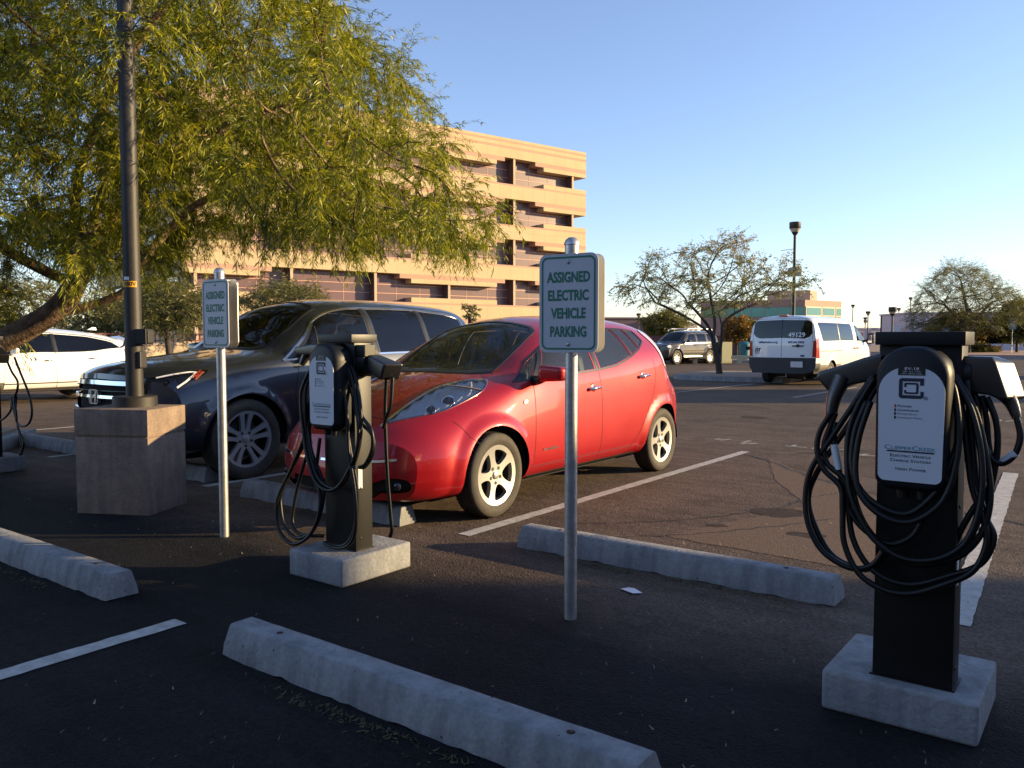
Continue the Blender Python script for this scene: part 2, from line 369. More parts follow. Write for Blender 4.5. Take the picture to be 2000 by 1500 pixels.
wheel_stop(-6.0, -4.1, 2.12, 'weathered concrete wheel stop with a chipped end, beside the speckled pole pedestal', 2, 1)
wheel_stop(-3.08, -1.12, 4.25, 'pale concrete wheel stop in the empty stall between sign post and large charger', 3)
wheel_stop(-5.96, -4.08, 4.20, 'old wheel stop under the nose of the red hatchback, its end lit by sun', 4, 1)
wheel_stop(-8.75, -6.8, 4.40, 'shaded wheel stop under the front of the dark grey crossover', 5)
wheel_stop(-11.4, -9.55, 4.55, 'wheel stop at the left between small charger and speckled pedestal', 6)

# ------------------------------------------------------------------ sign posts
def sign_post(x, y, ang, label, zb=1.27, h=.457):
    t = thing('sign_post', label, 'sign', (x, y, 0), R(ang), 'parking sign posts')
    part('post', MB().lathe([(.030, -.1), (.030, zb+h+.02)], 24, cap=False), M_STEEL, t, smooth=True)
    part('post_cap', MB().lathe([(.0325, zb+h-.01), (.0325, zb+h+.042), (.0375, zb+h+.044), (.0365, zb+h+.050), (.030, zb+h+.066), (.017, zb+h+.077), (.0, zb+h+.080)], 24), M_STEEL, t, smooth=True)
    cz = zb+h/2; W = .305
    fr = part('sign_panel', MB().prism(rrect(W, h, .038, 0, cz), -.036, -.033), M_SIGN, t, label='white panel with green lettering')
    bd = MB(); po = rrect(W-.026, h-.026, .03, 0, cz); pi = rrect(W-.042, h-.042, .023, 0, cz); n = len(po)
    bd.add([(p[0], -.0372, p[1]) for p in po+pi], [(i, (i+1) % n, (i+1) % n+n, i+n) for i in range(n)])
    part('border', bd, M_GREEN, fr)
    for word, dz, wd in (('ASSIGNED', .121, .224), ('ELECTRIC', .037, .211), ('VEHICLE', -.046, .180), ('PARKING', -.131, .188)):
        q = text_mb([(word, 0, 0, .074, 1., .0026)]); X = [p[0] for p in q.v]; k = wd/(max(X)-min(X)); m = (max(X)+min(X))/2; Z = [p[2] for p in q.v]; kz = .051/(max(Z)-min(Z)); mz = (max(Z)+min(Z))/2; part('lettering', MB().add([((p[0]-m)*k, -.0374, (p[2]-mz)*kz+cz+dz) for p in q.v], q.f), M_GREEN, fr)
    for s in (-1, 1): part('bolt', MB().ball((0, -.038, cz+s*.19), (.009, .005, .009), 10, 6), M_STEEL, fr, smooth='all')
    part('back_panel', MB().prism(rrect(W, h, .038, 0, cz), .033, .036), M_BRONZE, t)
    for s in (-1, 1): part('bracket', MB().box(-.03, .03, -.033, .033, cz+s*.19-.012, cz+s*.19+.012), M_STEEL, t)
    return t
sign_post(-2.085, 3.245, 6.0, 'near sign post standing in front of the red hatchback door, a sign on each side')
sign_post(-4.835, 3.21, -1.0, 'farther sign post between speckled pedestal and smaller charger, a sign on each side', zb=1.275, h=.45)

# ------------------------------------------------------------------ chargers
M_CAB = pm('cable_rubber', (.005, .0048, .0046), .42, var=.25, scale=25, spec=.35)
M_LABEL = pm('charger_label', (.56, .585, .63), .5)
M_NAVY = pm('label_ink', (.012, .016, .04), .5); M_TEAL = pm('label_teal', (.06, .22, .30), .5); M_REDLED = pm('red_indicator', (.5, .02, .015), .3)
M_TAPE = pm('white_tape', (.62, .62, .62), .6)
M_BLOCK = concrete_mat('block_concrete', (.21, .213, .217), (.29, .293, .297), pit=False, scale=5)
M_POST = pm('dark_powdercoat', (.007, .0065, .006), .5, var=.2, scale=9, bump=.05, bscale=200, spec=.28)
M_POSTT = pm('bronze_powdercoat', (.008, .007, .006), .45, var=.12, scale=9, spec=.42)
M_HOUSE = pm('housing_plastic', (.006, .007, .010), .45, var=.15, scale=14, spec=.3)
def charger(loc, label, block, cables, hol_r=None, hol_l=None, tapes=(), post=M_POST, num='EV-18'):
    t = thing('charging_station', label, 'charging station', loc, 0, 'electric vehicle chargers')
    bx0, bx1, by0, by1, bh = block
    part('concrete_block', MB().box(bx0, bx1, by0, by1, 0, bh), M_BLOCK, t, bevel=.016, seg=3, smooth=True)
    p = part('post', MB().box(-.127, .127, 0, .125, bh-.01, 1.315), post, t, bevel=.004, smooth=True)
    for sx in (-1, 1):
        for z in (bh+.07, .5, .77, 1.05): part('screw', MB().ball((sx*.128, .035, z), (.004, .008, .008), 8, 6), M_BLACK, p)
    part('asset_tag', MB().box(.1271, .1285, .02, .05, .50, .62), M_TAPE, p); 
    part('base_flange', MB().box(-.135, .135, -.006, .131, bh, bh+.006), post, p)
    part('lid', MB().box(-.137, .14, -.03, .16, 1.313, 1.358), post, t, bevel=.003, smooth=True)
    # moulded housing: lofted outlines from back to front
    hb = MB(); prof = [(.224, .478, 0., .10), (.228, .482, -.07, .10), (.222, .476, -.105, .1), (.205, .455, -.121, .095), (.195, .44, -.1235, .09)]
    n = None; vs = []
    for (wd, hh, y, rt) in prof:
        po = rrect(wd, hh, .045, 0, 1.07, 8, rt); n = len(po); vs += [(q[0]*(1+.05*(q[1]-1.07)), y-.012*max(0, (1.0-q[1]))*0, q[1]) for q in po]
    fs = [(i*n+k, i*n+(k+1) % n, (i+1)*n+(k+1) % n, (i+1)*n+k) for i in range(len(prof)-1) for k in range(n)]+[tuple(range((len(prof)-1)*n, len(prof)*n))]
    hs = part('charger_housing', hb.add(vs, fs), M_HOUSE, t, smooth='all')
    part('cable_gland', MB().lathe([(.018, .80), (.022, .835)], 14, c=(-.03, -.06, 0)).lathe([(.018, .80), (.022, .835)], 14, c=(.03, -.06, 0)), M_BLACK, hs)
    po = rrect(.197, .378, .022, 0, 1.052, 10, .085); po = [(q[0]*(1+.13*(q[1]-1.052)), q[1]) for q in po]
    fp = part('face_label', MB().prism(po, -.1265, -.1235), M_LABEL, hs, label='pale face label with logo and printed words')
    Y = -.1272
    k = MB(); k.box(-.041, .041, Y-.0003, Y, 1.2145, 1.243); part('number_plate', k, M_BLACK, fp)
    for it in ((num, 0, 1.2360, .0125, 1.45, .0001), ('208V - 30 A - 7.2kW', 0, 1.2265, .0058, 1.1), ('INPUT: 208-240 V 60Hz', 0, 1.2195, .0056, 1.1)): part('plate_lettering', shift(text_mb([it]), dy=Y-.0006), M_TAPE, fp)
    # logo of two interlocking squared letters
    lg = MB(); cx, cz = 0., 1.172
    def bar(x0, x1, z0, z1): lg.box(cx+x0, cx+x1, Y-.0004, Y, cz+z0, cz+z1)
    def corner(po): lg.prism([(cx+a, cz+b) for a, b in po], Y-.0004, Y)
    o, i_ = .0375, .0262
    corner([(.0375, .0335), (-.031, .0335), (-.0375, .027), (-.0375, -.027), (-.031, -.0335), (.031, -.0335), (.0375, -.027), (.0375, -.010), (.0275, -.010), (.0275, -.0225), (-.0262, -.0225), (-.0262, .0225), (.0262, .0225), (.0262, .010), (.0375, .010)])
    corner([(-.0215, .004), (-.0215, .0145), (-.0175, .0185), (.0175, .0185), (.0215, .0145), (.0215, -.0145), (.0175, -.0185), (-.0175, -.0185), (-.0215, -.0145), (-.0215, -.006), (-.0145, -.006), (-.0145, -.0125), (.0145, -.0125), (.0145, .0125), (-.0145, .0125), (-.0145, .004)])
    part('logo', lg, M_NAVY, fp)
    tx = [('Power', -.040, 1.1125, .0105, 1.45, .0001, True, 'LEFT'), ('Charging', -.040, 1.0995, .0105, 1.45, .0001, True, 'LEFT'), ('Power Fault', -.040, 1.0872, .0085, 1.3, 0., True, 'LEFT'), ('Charging Fault', -.040, 1.0748, .0085, 1.3, 0., True, 'LEFT'),
          ('Electric Vehicle', 0.002, .9485, .0138, 1.3, .0001, True, 'CENTER'), ('Charge Station', 0.002, .9325, .0138, 1.3, .0001, True, 'CENTER'), ('High Power', 0.004, .9045, .0138, 1.3, .0001, True, 'CENTER'), ('\u00ae', .044, 1.140, .017, 1., 0., False, 'CENTER')]
    for it in tx: part('lettering', shift(text_mb([it]), dy=Y-.0003), M_NAVY, fp)
    part('name_lettering', shift(text_mb([('ClipperCreek', -.0005, .9745, .0215, 1.34, .0001, True, 'CENTER')]), dy=Y-.0003), M_TEAL, fp)
    part('name_bar', MB().prism([(-.072, .9605), (.073, .9605), (.073, .9655), (-.066, .9655)], Y-.0005, Y), M_NAVY, fp)
    part('indicator', MB().box(-.0495, -.0445, Y-.0006, Y, 1.1075, 1.1175), M_REDLED, fp, label='red lit power indicator')
    for z in (1.0995, 1.0872, 1.0748): part('indicator', MB().box(-.0495, -.0445, Y-.0006, Y, z-.0045, z+.0045), M_BLACK, fp)
    for c in cables:
        part('cable', MB().tube(smoothpts([(x, y, z) for x, y, z in c], 7), .0105, 9), M_CAB, t, smooth='all')
    for a, b in tapes: part('cable_tag', MB().tube([a, b], .0135, 12), M_TAPE, t, smooth=True)
    if hol_r: hol_r(t)
    if hol_l: hol_l(t)
    return t
M_HOLST = pm('holster_plastic', (.012, .0115, .011), .33, var=.2, scale=22, spec=.9)
def holster(t, poly, y0, y1, gun, gr, ring=None):
    hm = MB().prism(poly, y0, y1); hm.v = [(p[0]-(.45*(y1-p[1]) if p[0] > .21 else 0), p[1], p[2]) for p in hm.v]
    h = part('holster', hm, M_HOLST, t, bevel=.012, seg=3, smooth=True)
    if gun: part('connector', MB().tube(smoothpts(gun, 5), [gr[0]+(gr[1]-gr[0])*i/((len(gun)-1)*5) for i in range((len(gun)-1)*5+1)], 12), M_HOLST, t, smooth=True)
    if ring: part('holster_collar', MB().lathe([(.0, ring[0]), (ring[2], ring[0]), (ring[2], ring[1]), (0, ring[1])], 20, 'x', ring[3]), M_BLACK, h, smooth=True)
    return h
def Yc(pts, y): return [(p[0], y if not hasattr(y, '__len__') else y[i], p[1]) for i, p in enumerate(pts)]
CB = {'c1': [(-0.269, 1.036), (-0.27, 0.971), (-0.25, 0.878), (-0.23, 0.816), (-0.208, 0.741), (-0.156, 0.674), (-0.068, 0.633), (0.002, 0.67), (0.035, 0.739)],
 'c2': [(-0.143, 1.211), (-0.215, 1.089), (-0.278, 0.977), (-0.342, 0.862), (-0.357, 0.757), (-0.338, 0.655), (-0.283, 0.573), (-0.191, 0.533), (-0.122, 0.552), (-0.086, 0.604)],
 'c3': [(-0.137, 1.198), (-0.187, 1.097), (-0.211, 1.009), (-0.212, 0.915), (-0.197, 0.809), (-0.16, 0.72), (-0.105, 0.648), (-0.02, 0.602), (0.073, 0.61), (0.15, 0.66), (0.189, 0.741), (0.204, 0.854), (0.195, 0.976), (0.16, 1.109), (0.096, 1.223)],
 'c4': [(-0.138, 1.119), (-0.168, 0.999), (-0.173, 0.879), (-0.146, 0.795), (-0.071, 0.738), (0.012, 0.733), (0.091, 0.797), (0.125, 0.889), (0.136, 1.021), (0.117, 1.156), (0.088, 1.229)],
 'c5': [(-0.276, 1.076), (-0.315, 1.002), (-0.322, 0.933), (-0.295, 0.867), (-0.235, 0.812), (-0.224, 0.739), (-0.212, 0.618), (-0.159, 0.522), (-0.077, 0.48), (0.007, 0.482), (0.098, 0.525), (0.185, 0.585), (0.22, 0.671), (0.213, 0.744), (0.172, 0.863), (0.142, 1.058), (0.114, 1.199)],
 'c6': [(0.281, 1.082), (0.294, 1.02), (0.28, 0.959), (0.247, 0.929), (0.215, 0.944), (0.186, 1.012), (0.164, 1.133), (0.135, 1.2)],
 'c7': [(0.196, 1.141), (0.225, 1.063), (0.232, 0.979), (0.224, 0.887), (0.211, 0.818), (0.191, 0.754), (0.166, 0.675), (0.14, 0.627)],
 'm1': [(-0.197, 1.183), (-0.276, 1.044), (-0.271, 0.927), (-0.243, 0.82), (-0.201, 0.686), (-0.122, 0.547), (-0.021, 0.495), (0.078, 0.52), (0.162, 0.623), (0.219, 0.768), (0.195, 0.951), (0.13, 1.134), (0.062, 1.216)],
 'm2': [(-0.184, 1.125), (-0.24, 0.958), (-0.259, 0.78), (-0.348, 0.594), (-0.454, 0.411), (-0.465, 0.308), (-0.42, 0.201), (-0.296, 0.149), (-0.158, 0.219), (-0.089, 0.356), (-0.108, 0.5), (-0.223, 0.684), (-0.25, 0.82)],
 'm3': [(-0.244, 0.742), (-0.318, 0.527), (-0.353, 0.372), (-0.356, 0.251), (-0.279, 0.201), (-0.084, 0.22)],
 'm4': [(0.076, 1.207), (0.156, 1.061), (0.208, 0.924), (0.286, 0.846), (0.295, 0.746), (0.244, 0.659), (0.203, 0.636)],
 'm5': [(0.048, 1.197), (0.101, 1.058), (0.139, 0.883), (0.157, 0.716), (0.208, 0.534), (0.227, 0.396), (0.218, 0.273), (0.156, 0.203), (0.058, 0.183), (-0.027, 0.199)],
 'm6': [(0.295, 1.116), (0.287, 0.976), (0.292, 0.808), (0.309, 0.575), (0.333, 0.389), (0.345, 0.297), (0.331, 0.252)],
 'm7': [(0.341, 1.126), (0.336, 0.978), (0.306, 0.902), (0.289, 0.845)],
 'm8': [(-0.132, 0.769), (-0.15, 0.612), (-0.145, 0.496), (-0.08, 0.444)],
 'l1': [(0.47, 1.113), (0.576, 1.016), (0.704, 0.932), (0.709, 0.854), (0.646, 0.753), (0.693, 0.638), (0.709, 0.561)],
 'l2': [(0.632, 1.155), (0.776, 1.002), (0.937, 0.834), (1.021, 0.675), (0.98, 0.558), (0.848, 0.511), (0.718, 0.532), (0.661, 0.656), (0.649, 0.793)],
 'l3': [(0.534, 0.768), (0.593, 0.653), (0.683, 0.51), (0.761, 0.368), (0.801, 0.313), (0.75, 0.23)],
 'l4': [(0.649, 0.793), (0.638, 0.655), (0.703, 0.482), (0.816, 0.373), (0.823, 0.315), (0.773, 0.232)],
 'l5': [(0.532, 0.748), (0.547, 0.65), (0.426, 0.564), (0.282, 0.525)]}
def front(k, y0, y1):        # a cable loop hangs from behind the housing and bulges forward where it hangs lowest
    P = CB[k]; zs = [p[1] for p in P]; lo, hi = min(zs), max(zs)
    return [(p[0], y1+(y0-y1)*((p[1]-lo)/(hi-lo+1e-6)), p[1]) for p in P]
def jig(k, a, b, dx, dz):       # a second turn of the same coil, lying a little beside the first
    rg = random.Random(k); P = front(k, a, b); n = len(P)
    return [(p[0]+dx*(.6+.4*math.sin(i*1.3))+rg.uniform(-.006, .006), p[1], p[2]+dz*math.sin(math.pi*i/(n-1))+rg.uniform(-.006, .006)) for i, p in enumerate(P)]
def holR_right(t):
    holster(t, [(.10, 1.277), (.21, 1.275), (.262, 1.258), (.300, 1.140), (.285, 1.132), (.20, 1.15), (.10, 1.16)], .03, .13, [(.235, .08, 1.16), (.262, .08, 1.125), (.281, .07, 1.075)], (.030, .014), (.10, .15, .062, (0, .08, 1.215)))
def holR_left(t):
    holster(t, [(-.10, 1.29), (-.18, 1.268), (-.24, 1.245), (-.335, 1.214), (-.345, 1.196), (-.294, 1.135), (-.22, 1.17), (-.10, 1.20)], .0, .1, [(-.255, .02, 1.195), (-.278, 0, 1.12), (-.288, -.01, 1.03)], (.034, .017))
charger((-.56, 3.05, 0), 'large near charging station at the right with coiled black cables and shaded face label', (-.283, .215, -.065, .40, .145),
        [front('c1', -.01, -.06), front('c2', .0, -.075), front('c3', -.02, -.105), front('c4', -.045, -.13), front('c5', -.01, -.09), front('c6', .06, .03), front('c7', .05, .01)]+[jig(k, a, b, dx, dz) for k, a, b, dx, dz in (('c3', -.005, -.08, .02, -.02), ('c4', -.03, -.115, -.018, .022), ('c5', .0, -.07, .022, .03), ('c2', .01, -.05, .026, -.014), ('c7', .06, .02, -.03, .02))],
        holR_right, holR_left, [((-.2685, -.022, .955), (-.2475, -.03, .868)), ((.244, .035, .928), (.284, .035, .965))], num='EV-18')
def holM_right(t):
    holster(t, [(.13, 1.27), (.18, 1.25), (.378, 1.197), (.34, 1.108), (.2, 1.15), (.13, 1.13)], .03, .13, None, None, (.09, .19, .075, (0, .08, 1.20)))
    part('cable_collar', MB().box(.128, .20, .01, .09, 1.235, 1.30), M_POSTT, t, bevel=.004)
def holM_left(t):
    holster(t, [(-.10, 1.30), (-.26, 1.305), (-.41, 1.285), (-.43, 1.262), (-.39, 1.235), (-.10, 1.24)], .02, .11, [(-.33, .05, 1.25), (-.36, .03, 1.18)], (.03, .016))
charger((-3.52, 3.08, 0), 'smaller charging station on a concrete block in front of the red hatchback nose', (-.233, .21, -.18, .35, .15),
        [front('m1', -.02, -.09), front('m2', .0, -.1), front('m3', .0, -.06), front('m4', -.03, -.03), front('m5', -.05, -.10), front('m6', .08, .06), front('m7', .08, .06), front('m8', -.03, -.05)]+[jig(k, a, b, dx, dz) for k, a, b, dx, dz in (('m1', -.01, -.075, .022, .012), ('m5', -.04, -.08, -.024, .02), ('m4', -.02, -.02, -.03, -.03), ('m2', .01, -.08, .02, .03))],
        holM_right, holM_left, (), post=M_POSTT, num='EV-17')
def holL(t): holster(t, [(.13, 1.27), (.2, 1.25), (.36, 1.18), (.33, 1.09), (.2, 1.12), (.13, 1.13)], .03, .13, None, None, (.09, .19, .075, (0, .08, 1.20)))
charger((-9.13, 3.35, 0), 'charging station cut off by the left edge, coiled cables before the white crossover', (-.23, .23, -.2, .30, .15),
        [front(k, .06, .03) for k in ('l1', 'l2', 'l3', 'l4', 'l5')], holL, None, num='EV-16')

# ------------------------------------------------------------------ light pole on its pedestal
def light_pole():
    px, py = Lc(-2.985, 6.47)
    t = thing('light_pole', 'tall dark lamp pole on a speckled tan concrete pedestal', 'lamp pole', (px, py, 0), R(HEAD-9.6))
    s = .305; q = .20; h = .80
    pd = part('pedestal', MB().box(-s, s, -s, q, -.05, h-.215).box(-s+.006, s-.006, -s+.006, q-.006, h-.216, h-.2).box(-s-.003, s+.003, -s-.003, q+.003, h-.201, h), M_CONCT, t, bevel=.022, seg=2, smooth=True)
    part('base_collar', MB().lathe([(.165, h), (.165, h+.075), (.158, h+.082), (.07, h+.082)], 28), M_POLE, t, smooth=True)
    part('pole', MB().lathe([(.066, h), (.060, 3.2), (.052, 7.2)], 28), M_POLE, t, smooth=True)
    part('lamp_head', MB().box(-.18, .18, -.65, .05, 7.2, 7.36), M_POLE, t, bevel=.03)
    a = R(0)
    def band(z0, z1, r, a0, a1, mat, nm):
        n = 14; vs = []
        for k in range(n+1):
            q = R(a0+(a1-a0)*k/n); vs += [(r*math.cos(q), r*math.sin(q), z0), (r*math.cos(q), r*math.sin(q), z1)]
        return part(nm, MB().add(vs, [(2*k, 2*k+2, 2*k+3, 2*k+1) for k in range(n)]), mat, t, smooth='all')
    ye = pm('yellow_sticker', (.75, .36, .01), .5)
    b = band(1.735, 1.782, .0655, -150, -25, ye, 'voltage_sticker')
    tm = text_mb([('480V', 0, 1.7585, .044, 1.05, .0012)]); r = .0661
    tm.v = [(r*math.cos(R(-72)+p[0]/r), r*math.sin(R(-72)+p[0]/r), p[2]) for p in tm.v]
    part('sticker_lettering', tm, M_BLACK, b)
    band(1.79, 1.815, .0655, -115, -75, M_WHITE, 'paper_sticker')
    bx = part('electrical_box', MB().box(.05, .14, -.05, .05, 1.29, 1.41), M_BLACK, t, bevel=.006)
    part('box_cover', MB().box(.14, .152, -.04, .04, 1.30, 1.40), M_POLE, bx, bevel=.004)
    part('hand_hole_cover', MB().box(.055, .085, -.045, .045, 1.10, 1.235), M_POLE, t, bevel=.012)
light_pole()
# ------------------------------------------------------------------ vehicle surfaces
def pchip(xk, yk, x):
    xk = np.asarray(xk, float); yk = np.asarray(yk, float); h = np.diff(xk); d = np.diff(yk)/h; m = np.zeros_like(yk)
    if len(xk) > 2:
        w1 = 2*h[1:]+h[:-1]; w2 = h[1:]+2*h[:-1]; ok = d[:-1]*d[1:] > 0
        with np.errstate(divide='ignore', invalid='ignore'): mm = (w1+w2)/(w1/d[:-1]+w2/d[1:])
        m[1:-1] = np.where(ok, np.nan_to_num(mm), 0)
    m[0], m[-1] = d[0], d[-1]
    i = np.clip(np.searchsorted(xk, x)-1, 0, len(h)-1); t = (x-xk[i])/h[i]
    return (2*t**3-3*t**2+1)*yk[i]+(t**3-2*t**2+t)*h[i]*m[i]+(-2*t**3+3*t**2)*yk[i+1]+(t**3-t**2)*h[i]*m[i+1]
GREV = [0, 1/3, 1, 2, 3, 4, 5, 5+2/3, 6]
def bspl(C, u):
    """C (n,9) control values, u in [0,6] -> clamped cubic B-spline"""
    kn = np.array([0, 0, 0, 0, 1, 2, 3, 4, 5, 6, 6, 6, 6], float); u = np.clip(u, 0, 6-1e-9); k = np.floor(u).astype(int)+3
    d = [C[np.arange(len(u)), k-3+j] for j in range(4)]
    for r in range(1, 4):
        for j in range(3, r-1, -1):
            i = k-3+j; den = kn[i+4-r]-kn[i]; a = np.where(den > 0, (u-kn[i])/np.where(den > 0, den, 1), 0); d[j] = (1-a)*d[j-1]+a*d[j]
    return d[3]
def inpoly(P, poly):
    x, y = P[:, 0], P[:, 1]; ins = np.zeros(len(P), bool); n = len(poly)
    for i in range(n):
        x0, y0 = poly[i]; x1, y1 = poly[(i+1) % n]
        if y0 == y1: continue
        c = ((y0 > y) != (y1 > y)) & (x < (x1-x0)*(y-y0)/(y1-y0)+x0); ins ^= c
    return ins
def dens(poly, step):
    out = []
    for i in range(len(poly)):
        a = np.array(poly[i], float); b = np.array(poly[(i+1) % len(poly)], float); k = max(1, int(math.ceil(np.linalg.norm(b-a)/step)))
        out += [tuple(a+(b-a)*j/k) for j in range(k)]
    return out
def chaik(poly, n=2, keep=()):
    """round the corners of a polygon (corner cutting)"""
    for _ in range(n):
        out = []
        for i in range(len(poly)):
            a = np.array(poly[i]); b = np.array(poly[(i+1) % len(poly)]); out += [tuple(a*.75+b*.25), tuple(a*.25+b*.75)]
        poly = out
    return poly
class Body:
    """A vehicle shell: stations along x (0 = nose), nine control points from sill to roof centre at each; the nose and tail are
    swept back by plan curvature (bow) and side-view curvature (lean)."""
    def __init__(s, st, fb, fl, rb, rl, flares=()):
        s.x = np.array([q[0] for q in st]); s.P = np.array([q[1] for q in st], float); s.L = s.x[-1]
        s.fb, s.fl, s.rb, s.rl, s.fla = fb, fl, rb, rl, flares
        xs = np.linspace(0, s.L, 700); g = np.stack([np.stack([pchip(s.x, s.P[:, j, c], xs) for j in range(9)], 1) for c in (0, 1)], 2)
        k = 9; ker = np.exp(-.5*(np.arange(-k, k+1)/4.)**2); ker /= ker.sum()
        gp = np.concatenate([2*g[:1]-g[k:0:-1], g, 2*g[-1:]-g[-2:-k-2:-1]], 0)
        s.g = np.apply_along_axis(lambda q: np.convolve(q, ker, 'valid'), 0, gp); s.xs = xs
    def raw(s, x, v):
        x = np.asarray(x, float); v = np.asarray(v, float); q = np.clip(x/s.L*(len(s.xs)-1), 0, len(s.xs)-1.001); i = q.astype(int); t = (q-i)[:, None, None]
        C = s.g[i]*(1-t)+s.g[i+1]*t; u = np.interp(v, range(9), GREV)
        return bspl(C[:, :, 0], u), bspl(C[:, :, 1], u)
    def deform(s, x, y, z):
        b, n, f = s.fb; df = np.clip(1-x/f, 0, 1)**1.5; X = x+b*(np.abs(y)/.9)**n*df
        for (z0, c, pw, sgn) in s.fl: X = X+c*np.maximum(0, sgn*(z-z0))**pw*np.clip(1-x/(f*.8), 0, 1)**2
        b, n, f = s.rb; dr = np.clip(1-(s.L-x)/f, 0, 1)**1.5; X = X-b*(np.abs(y)/.9)**n*dr
        for (z0, c, pw, sgn) in s.rl: X = X-c*np.maximum(0, sgn*(z-z0))**pw*np.clip(1-(s.L-x)/(f*.8), 0, 1)**2
        yy = y
        for (cx, cz, r, wd, amt) in s.fla:
            d = np.hypot(X-cx, z-cz)-r; side = np.clip((np.abs(y)-.55)/.15, 0, 1)
            tt = np.clip(1-np.maximum(d, 0)/wd, 0, 1); yy = yy+np.sign(y)*amt*side*tt*tt*(3-2*tt)
        return np.stack([X, yy, z], 1)
    def S(s, x, v):
        y, z = s.raw(x, v); return s.deform(np.asarray(x, float), y, z)
    def vz(s, x, z, lo=1., hi=6.5):
        """parameter v on the flank at height z (x may be array)"""
        x = np.atleast_1d(np.asarray(x, float)); z = np.broadcast_to(z, x.shape); a = np.full(x.shape, lo); b = np.full(x.shape, hi)
        for _ in range(30):
            m = (a+b)/2; zz = s.raw(x, m)[1]; up = zz < z; a = np.where(up, m, a); b = np.where(up, b, m)
        return (a+b)/2
    def N(s, x, v):
        e = .004; x = np.asarray(x, float); v = np.asarray(v, float)
        x0, x1 = np.clip(x-e, 0, s.L), np.clip(x+e, 0, s.L); v0, v1 = np.clip(v-.02, 0, 8), np.clip(v+.02, 0, 8)
        a = s.S(x1, v)-s.S(x0, v); b = s.S(x, v1)-s.S(x, v0); n = np.cross(b, a); n /= np.linalg.norm(n, axis=1)[:, None]+1e-12
        return n
    # end charts (nose / tail faces), parameters y, z
    def zr(s, end):
        x = 0 if end == 'f' else s.L; vs = np.linspace(0, 8, 400); y, z = s.raw(np.full(400, x), vs); return y, z
    def E(s, y, z, end):
        y = np.asarray(y, float); z = np.asarray(z, float); return s.deform(np.full(y.shape, 0. if end == 'f' else s.L), y, z)
    def EN(s, y, z, end):
        e = .004; a = s.E(y+e, z, end)-s.E(y-e, z, end); b = s.E(y, z+e, end)-s.E(y, z-e, end); n = np.cross(a, b) if end == 'r' else np.cross(b, a)
        return n/(np.linalg.norm(n, axis=1)[:, None]+1e-12)
    # ---- building
    def chart(s, regions, outline, feval, nev, step, sc):
        """constrained triangulation of the outline (list of 2D points) with regions [(name, poly)]; returns name -> (verts, normals, tris)"""
        pts, eds = [], []
        def addp(poly):
            o = len(pts); n = len(poly); pts.extend(poly); eds.extend([(o+i, o+(i+1) % n) for i in range(n)])
        scv = lambda poly: [(p[0]*sc[0], p[1]*sc[1]) for p in poly]
        out = scv(outline); addp(dens(out, step)); regs = [(n, scv(p)) for n, p in regions]
        for n, p in regs: addp(dens(p, step*.8))
        oa = np.array(out); x0, y0 = oa.min(0); x1, y1 = oa.max(0)
        gx, gy = np.meshgrid(np.arange(x0+step/2, x1, step), np.arange(y0+step/2, y1, step)); G = np.stack([gx.ravel(), gy.ravel()], 1); G = G[inpoly(G, out)]
        B = np.array(pts); 
        keep = np.ones(len(G), bool)
        for i in range(0, len(G), 500): keep[i:i+500] = (np.min(np.hypot(G[i:i+500, None, 0]-B[None, :, 0], G[i:i+500, None, 1]-B[None, :, 1]), 1) > step*.45)
        pts += [tuple(q) for q in G[keep]]
        r = delaunay_2d_cdt([Vector(p) for p in pts], eds, [], 0, 1e-6)
        V = np.array([(p.x, p.y) for p in r[0]]); T = np.array([f for f in r[2] if len(f) == 3]); c = V[T].mean(1)
        lab = np.full(len(T), -2); lab[inpoly(c, out)] = -1
        for k in range(len(regs)-1, -1, -1):
            m = inpoly(c, regs[k][1]) & (lab > -2); lab[m] = k
        a = V[T]; ar = (a[:, 1, 0]-a[:, 0, 0])*(a[:, 2, 1]-a[:, 0, 1])-(a[:, 1, 1]-a[:, 0, 1])*(a[:, 2, 0]-a[:, 0, 0]); T[ar < 0] = T[ar < 0][:, ::-1]; 
        ok = np.abs(ar) > 1e-9
        U, W_ = V[:, 0]/sc[0], V[:, 1]/sc[1]; P = feval(U, W_); Nn = nev(U, W_); res = {}
        for k in range(-1, len(regs)):
            m = (lab == k) & ok
            if not m.any(): continue
            idx, inv = np.unique(T[m], return_inverse=True); nm = 'body' if k == -1 else regs[k][0]
            tri = inv.reshape(-1, 3)
            res.setdefault(nm, []).append((P[idx], Nn[idx], tri))
        return res
    def side(s, regions, step=.045):
        out = [(0, 0), (s.L, 0), (s.L, 8), (0, 8)]
        return s.chart(regions, out, s.S, s.N, step, (1., .22))
    def end(s, e, regions, step=.04):
        y, z = s.zr(e); y = np.clip(y, 0, None); poly = [(0., float(z[0]))]+[(float(a), float(b)) for a, b in zip(y, z)][::4]+[(0., float(z[-1]))]
        return s.chart(regions, poly, lambda a, b: s.E(a, b, e), lambda a, b: s.EN(a, b, e), step, (1., 1.))
def flip_ok(V, Nn, T):
    """make the triangle winding agree with the surface normal"""
    a = np.cross(V[T[:, 1]]-V[T[:, 0]], V[T[:, 2]]-V[T[:, 0]]); d = (a*Nn[T].mean(1)).sum(1) < 0
    T = T.copy(); T[d] = T[d][:, ::-1]; return T
def outward(P, Nn):
    """normals point away from the car's middle"""
    return Nn
